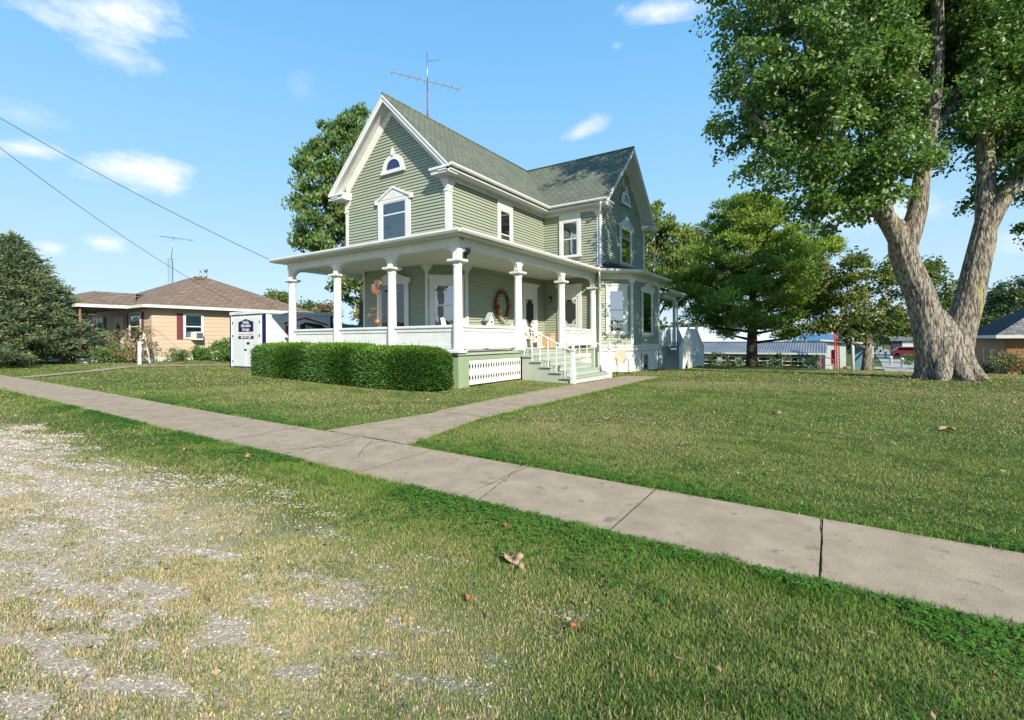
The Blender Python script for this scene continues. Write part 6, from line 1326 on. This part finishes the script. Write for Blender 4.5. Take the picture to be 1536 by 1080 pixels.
tag(q.build('garden_gate', M['paintred'], loc=(b.x, b.y, b.z)), 'low red garden gate frame at the end of the blue shed', 'gate')
def pole(px, d, ztop, r_, label, mat, arm=True):
    b = bt(px, 550, d); z0 = gz(b.x, b.y); t = thing('utility_pole', label, 'utility pole', (b.x, b.y, z0)); m = MB(); m.tube([(b.x, b.y, z0 - .3), (b.x, b.y, ztop)], [r_, r_ * .8], 10); m.build('pole', mat, t)
    if arm: m = MB(); m.bar((b.x - 1.0, b.y - .4, ztop - .4), (b.x + 1.0, b.y + .4, ztop - .4), .1); m.bar((b.x, b.y, ztop - 1.1), (b.x + .7, b.y + .28, ztop - .45), .05); m.build('crossarm', mat, t)
    return Vector((b.x, b.y, ztop - .35))
pt1 = pole(1279, 42, 3.4, .13, 'pale short pole between the red mast and the maple', M['offwhite'], False); M['wood'] = material('weathered_pole', (.20, .17, .14), (.28, .25, .22), 6, .9)
pt2 = pole(1262, 64, bt(1262, 398, 64).z, .16, 'wooden utility pole with crossarm behind the pine', M['wood'])
def cable(name, a, b, sag, r_, label, n=26):
    a, b = Vector(a), Vector(b); m = MB(); m.tube([a + (b - a) * (k / n) - Vector((0, 0, sag * 4 * (k / n) * (1 - k / n))) for k in range(n + 1)], r_, 5); return tag(m.build(name, M['black'], loc=tuple(a)), label, 'cable', 'overhead wires')
a1 = Vector((gx0 - .05, gy0 - .05, 4.62)); far1 = tp(-160, 78, 16.6); cable('power_line', a1, far1, .28, .011, 'upper overhead wire ending at the left porch corner')
a2 = Vector((-31.0, 15.6, 4.0)); far2 = tp(-160, 78, 16.4) - Vector((0, 0, .35)); cable('power_line', a2, far2, .55, .011, 'lower overhead wire running to the beige house roof')
for k in range(3): cable('power_line', pt2 + Vector((-.9 + .9 * k, -.3 + .3 * k, 0)), Vector((-30 + k, 88, pt2.z + 1.6)), .8, .02, ['upper', 'middle', 'lower'][k] + ' distant wire at the utility pole behind the pine')
# brown garage at far right
bg_ = thing('garage', 'brown board garage with a grey shingle roof at the right edge', 'garage', (13, 47, -1)); gX, gY0_, gY1_, gZ = 9.2, 43.1, 51.5, 1.62
M['brownboard'] = material('brown_board_siding', (.36, .17, .08), (.42, .22, .11), 1.4, .7, .1); frB = frame((gX, 0, 0), (0, 1, 0), (-1, 0, 0)); frB2 = frame((0, gY0_, 0), (1, 0, 0), (0, -1, 0))
m = MB(); m.box(gX + .02, 20, gY0_ + .02, gY1_, -1.8, gZ); m.build('wall', M['brownboard'], bg_)
lap(frB, gY0_, gY1_, -1.4, gZ, .26, .03, M['brownboard'], bg_); lap(frB2, gX, 20, -1.4, gZ, .26, .03, M['brownboard'], bg_)
m = MB(); o = .6; rz_ = 5.2; m.slab([(gX - o, gY0_ - o, gZ), (gX - o, gY1_ + o, gZ), (gX + 4.6, 47.3, rz_)], .08) ; m.build('roof', M['grey_x'], bg_)
m = MB(); m.slab([(gX - o, gY0_ - o, gZ), (20.5, gY0_ - o, gZ), (20.5, 47.3, rz_), (gX + 4.6, 47.3, rz_)], .08); m.slab([(gX - o, gY1_ + o, gZ), (20.5, gY1_ + o, gZ), (20.5, 47.3, rz_), (gX + 4.6, 47.3, rz_)], .08); m.build('roof', M['grey_y'], bg_)
m = MB(); m.box(gX - o, 20.5, gY0_ - o - .03, gY0_ - o, gZ - .2, gZ); m.build('fascia', M['white'], bg_); m = MB(); m.box(gX - o - .03, gX - o, gY0_ - o, gY1_ + o, gZ - .2, gZ); m.build('fascia', M['white'], bg_)
for y in (46.2, 48.4): m = FB(frB); m.box(y - .2, y + .2, -.3, .65, .031, .06); f = m.build('window', M['white'], bg_); m = FB(frB); m.box(y - .12, y + .12, -.22, .57, .061, .07); m.build('pane', M['glass_dark'], f)
m = FB(frB2); m.box(10.4, 13.0, -1.4, .95, .031, .06); f = m.build('garage_door', material('grey_garage_door', (.36, .37, .36), (.3, .31, .3), 5, .6), bg_)
# brick house, small sheds, car and posts along the lane
b = bt(1372, 531, 88); bh = thing('house', 'small red brick house with a gable roof beyond the lane', 'house', (b.x, b.y, b.z)); M['brick'] = material('orange_brick', (.42, .20, .12), (.34, .15, .09), 9, .9)
m = MB(); m.box(b.x - 2.2, b.x + 4, b.y, b.y + 8, b.z - 1, b.z + 2.7); m.prism([(b.x - 2.2, b.z + 2.7), (b.x + 4, b.z + 2.7), (b.x + .9, b.z + 5.2)], 'y', b.y + .01, b.y + 7.99); m.build('wall', M['brick'], bh)
m = MB(); m.slab([(b.x - 2.7, b.y - .4, b.z + 2.5), (b.x - 2.7, b.y + 8.4, b.z + 2.5), (b.x + .9, b.y + 8.4, b.z + 5.35), (b.x + .9, b.y - .4, b.z + 5.35)], .12); m.slab([(b.x + 4.5, b.y - .4, b.z + 2.5), (b.x + .9, b.y - .4, b.z + 5.35), (b.x + .9, b.y + 8.4, b.z + 5.35), (b.x + 4.5, b.y + 8.4, b.z + 2.5)], .12); m.build('roof', M['brn_x'], bh)
m = MB(); m.box(b.x - .6, b.x + .4, b.y - .03, b.y, b.z + 1, b.z + 2.2); m.build('window', M['dark'], bh)
b = bt(1352, 533, 76); sd = thing('shed', 'small dark shed with a white front beside the lane', 'shed', (b.x, b.y, b.z)); m = MB(); m.box(b.x - 1.1, b.x + 2.0, b.y, b.y + 3, b.z - 1, b.z + 2.3); m.build('wall', material('dark_board', (.05, .045, .06), None), sd); m = MB(); m.box(b.x + .1, b.x + 1.9, b.y - .05, b.y - .005, b.z, b.z + 2.2); m.build('door', M['offwhite'], sd); m = MB(); m.slab([(b.x - 1.4, b.y - .4, b.z + 2.35), (b.x + 2.3, b.y - .4, b.z + 2.35), (b.x + 2.3, b.y + 3.3, b.z + 3.0), (b.x - 1.4, b.y + 3.3, b.z + 3.0)], .1); m.build('roof', M['grey_y'], sd)
b = bt(1359, 536, 66); car = thing('parked_car', 'dark red car parked in front of the small white shed door', 'car', (b.x, b.y, b.z)); z = b.z
m = MB(); m.prism([(b.x - 1.6, z + .3), (b.x + 2.2, z + .3), (b.x + 2.25, z + .8), (b.x + 1.3, z + .95), (b.x + .8, z + 1.42), (b.x - .8, z + 1.42), (b.x - 1.4, z + .95), (b.x - 1.7, z + .85)], 'y', b.y - .85, b.y + .85); m.build('body', material('dark_red_car_paint', (.16, .02, .03), None, rough=.25, spec=.7), car, bevel=.08)
m = MB(); m.box(b.x - .9, b.x + .7, b.y - .87, b.y - .851, z + .98, z + 1.34); m.build('side_window', M['glass_dark'], car)
for wx_ in (-1.0, 1.5):
    for wy_ in (-.75, .75): m = MB(); m.tube([(b.x + wx_, b.y + wy_ - .1, z + .3), (b.x + wx_, b.y + wy_ + .1, z + .3)], .31, 16); m.build('wheel', M['black'], car)
for px, d, lab in ((1336, 62, 'white bollard beside the lane, left of the red car'), (1353, 58, 'white bollard on the lawn, nearest the big trunk'), (1328, 80, 'white marker post at the bend of the lane')):
    b = bt(px, 534, d); z = gz(b.x, b.y); m = MB(); m.lathe((b.x, b.y, z), [(.16, -.2), (.16, 1.0), (.19, 1.02), (.19, 1.15), (.05, 1.22)], 12); tag(m.build('bollard', M['offwhite'], loc=(b.x, b.y, z)), lab, 'bollard', 'white posts along the lane')
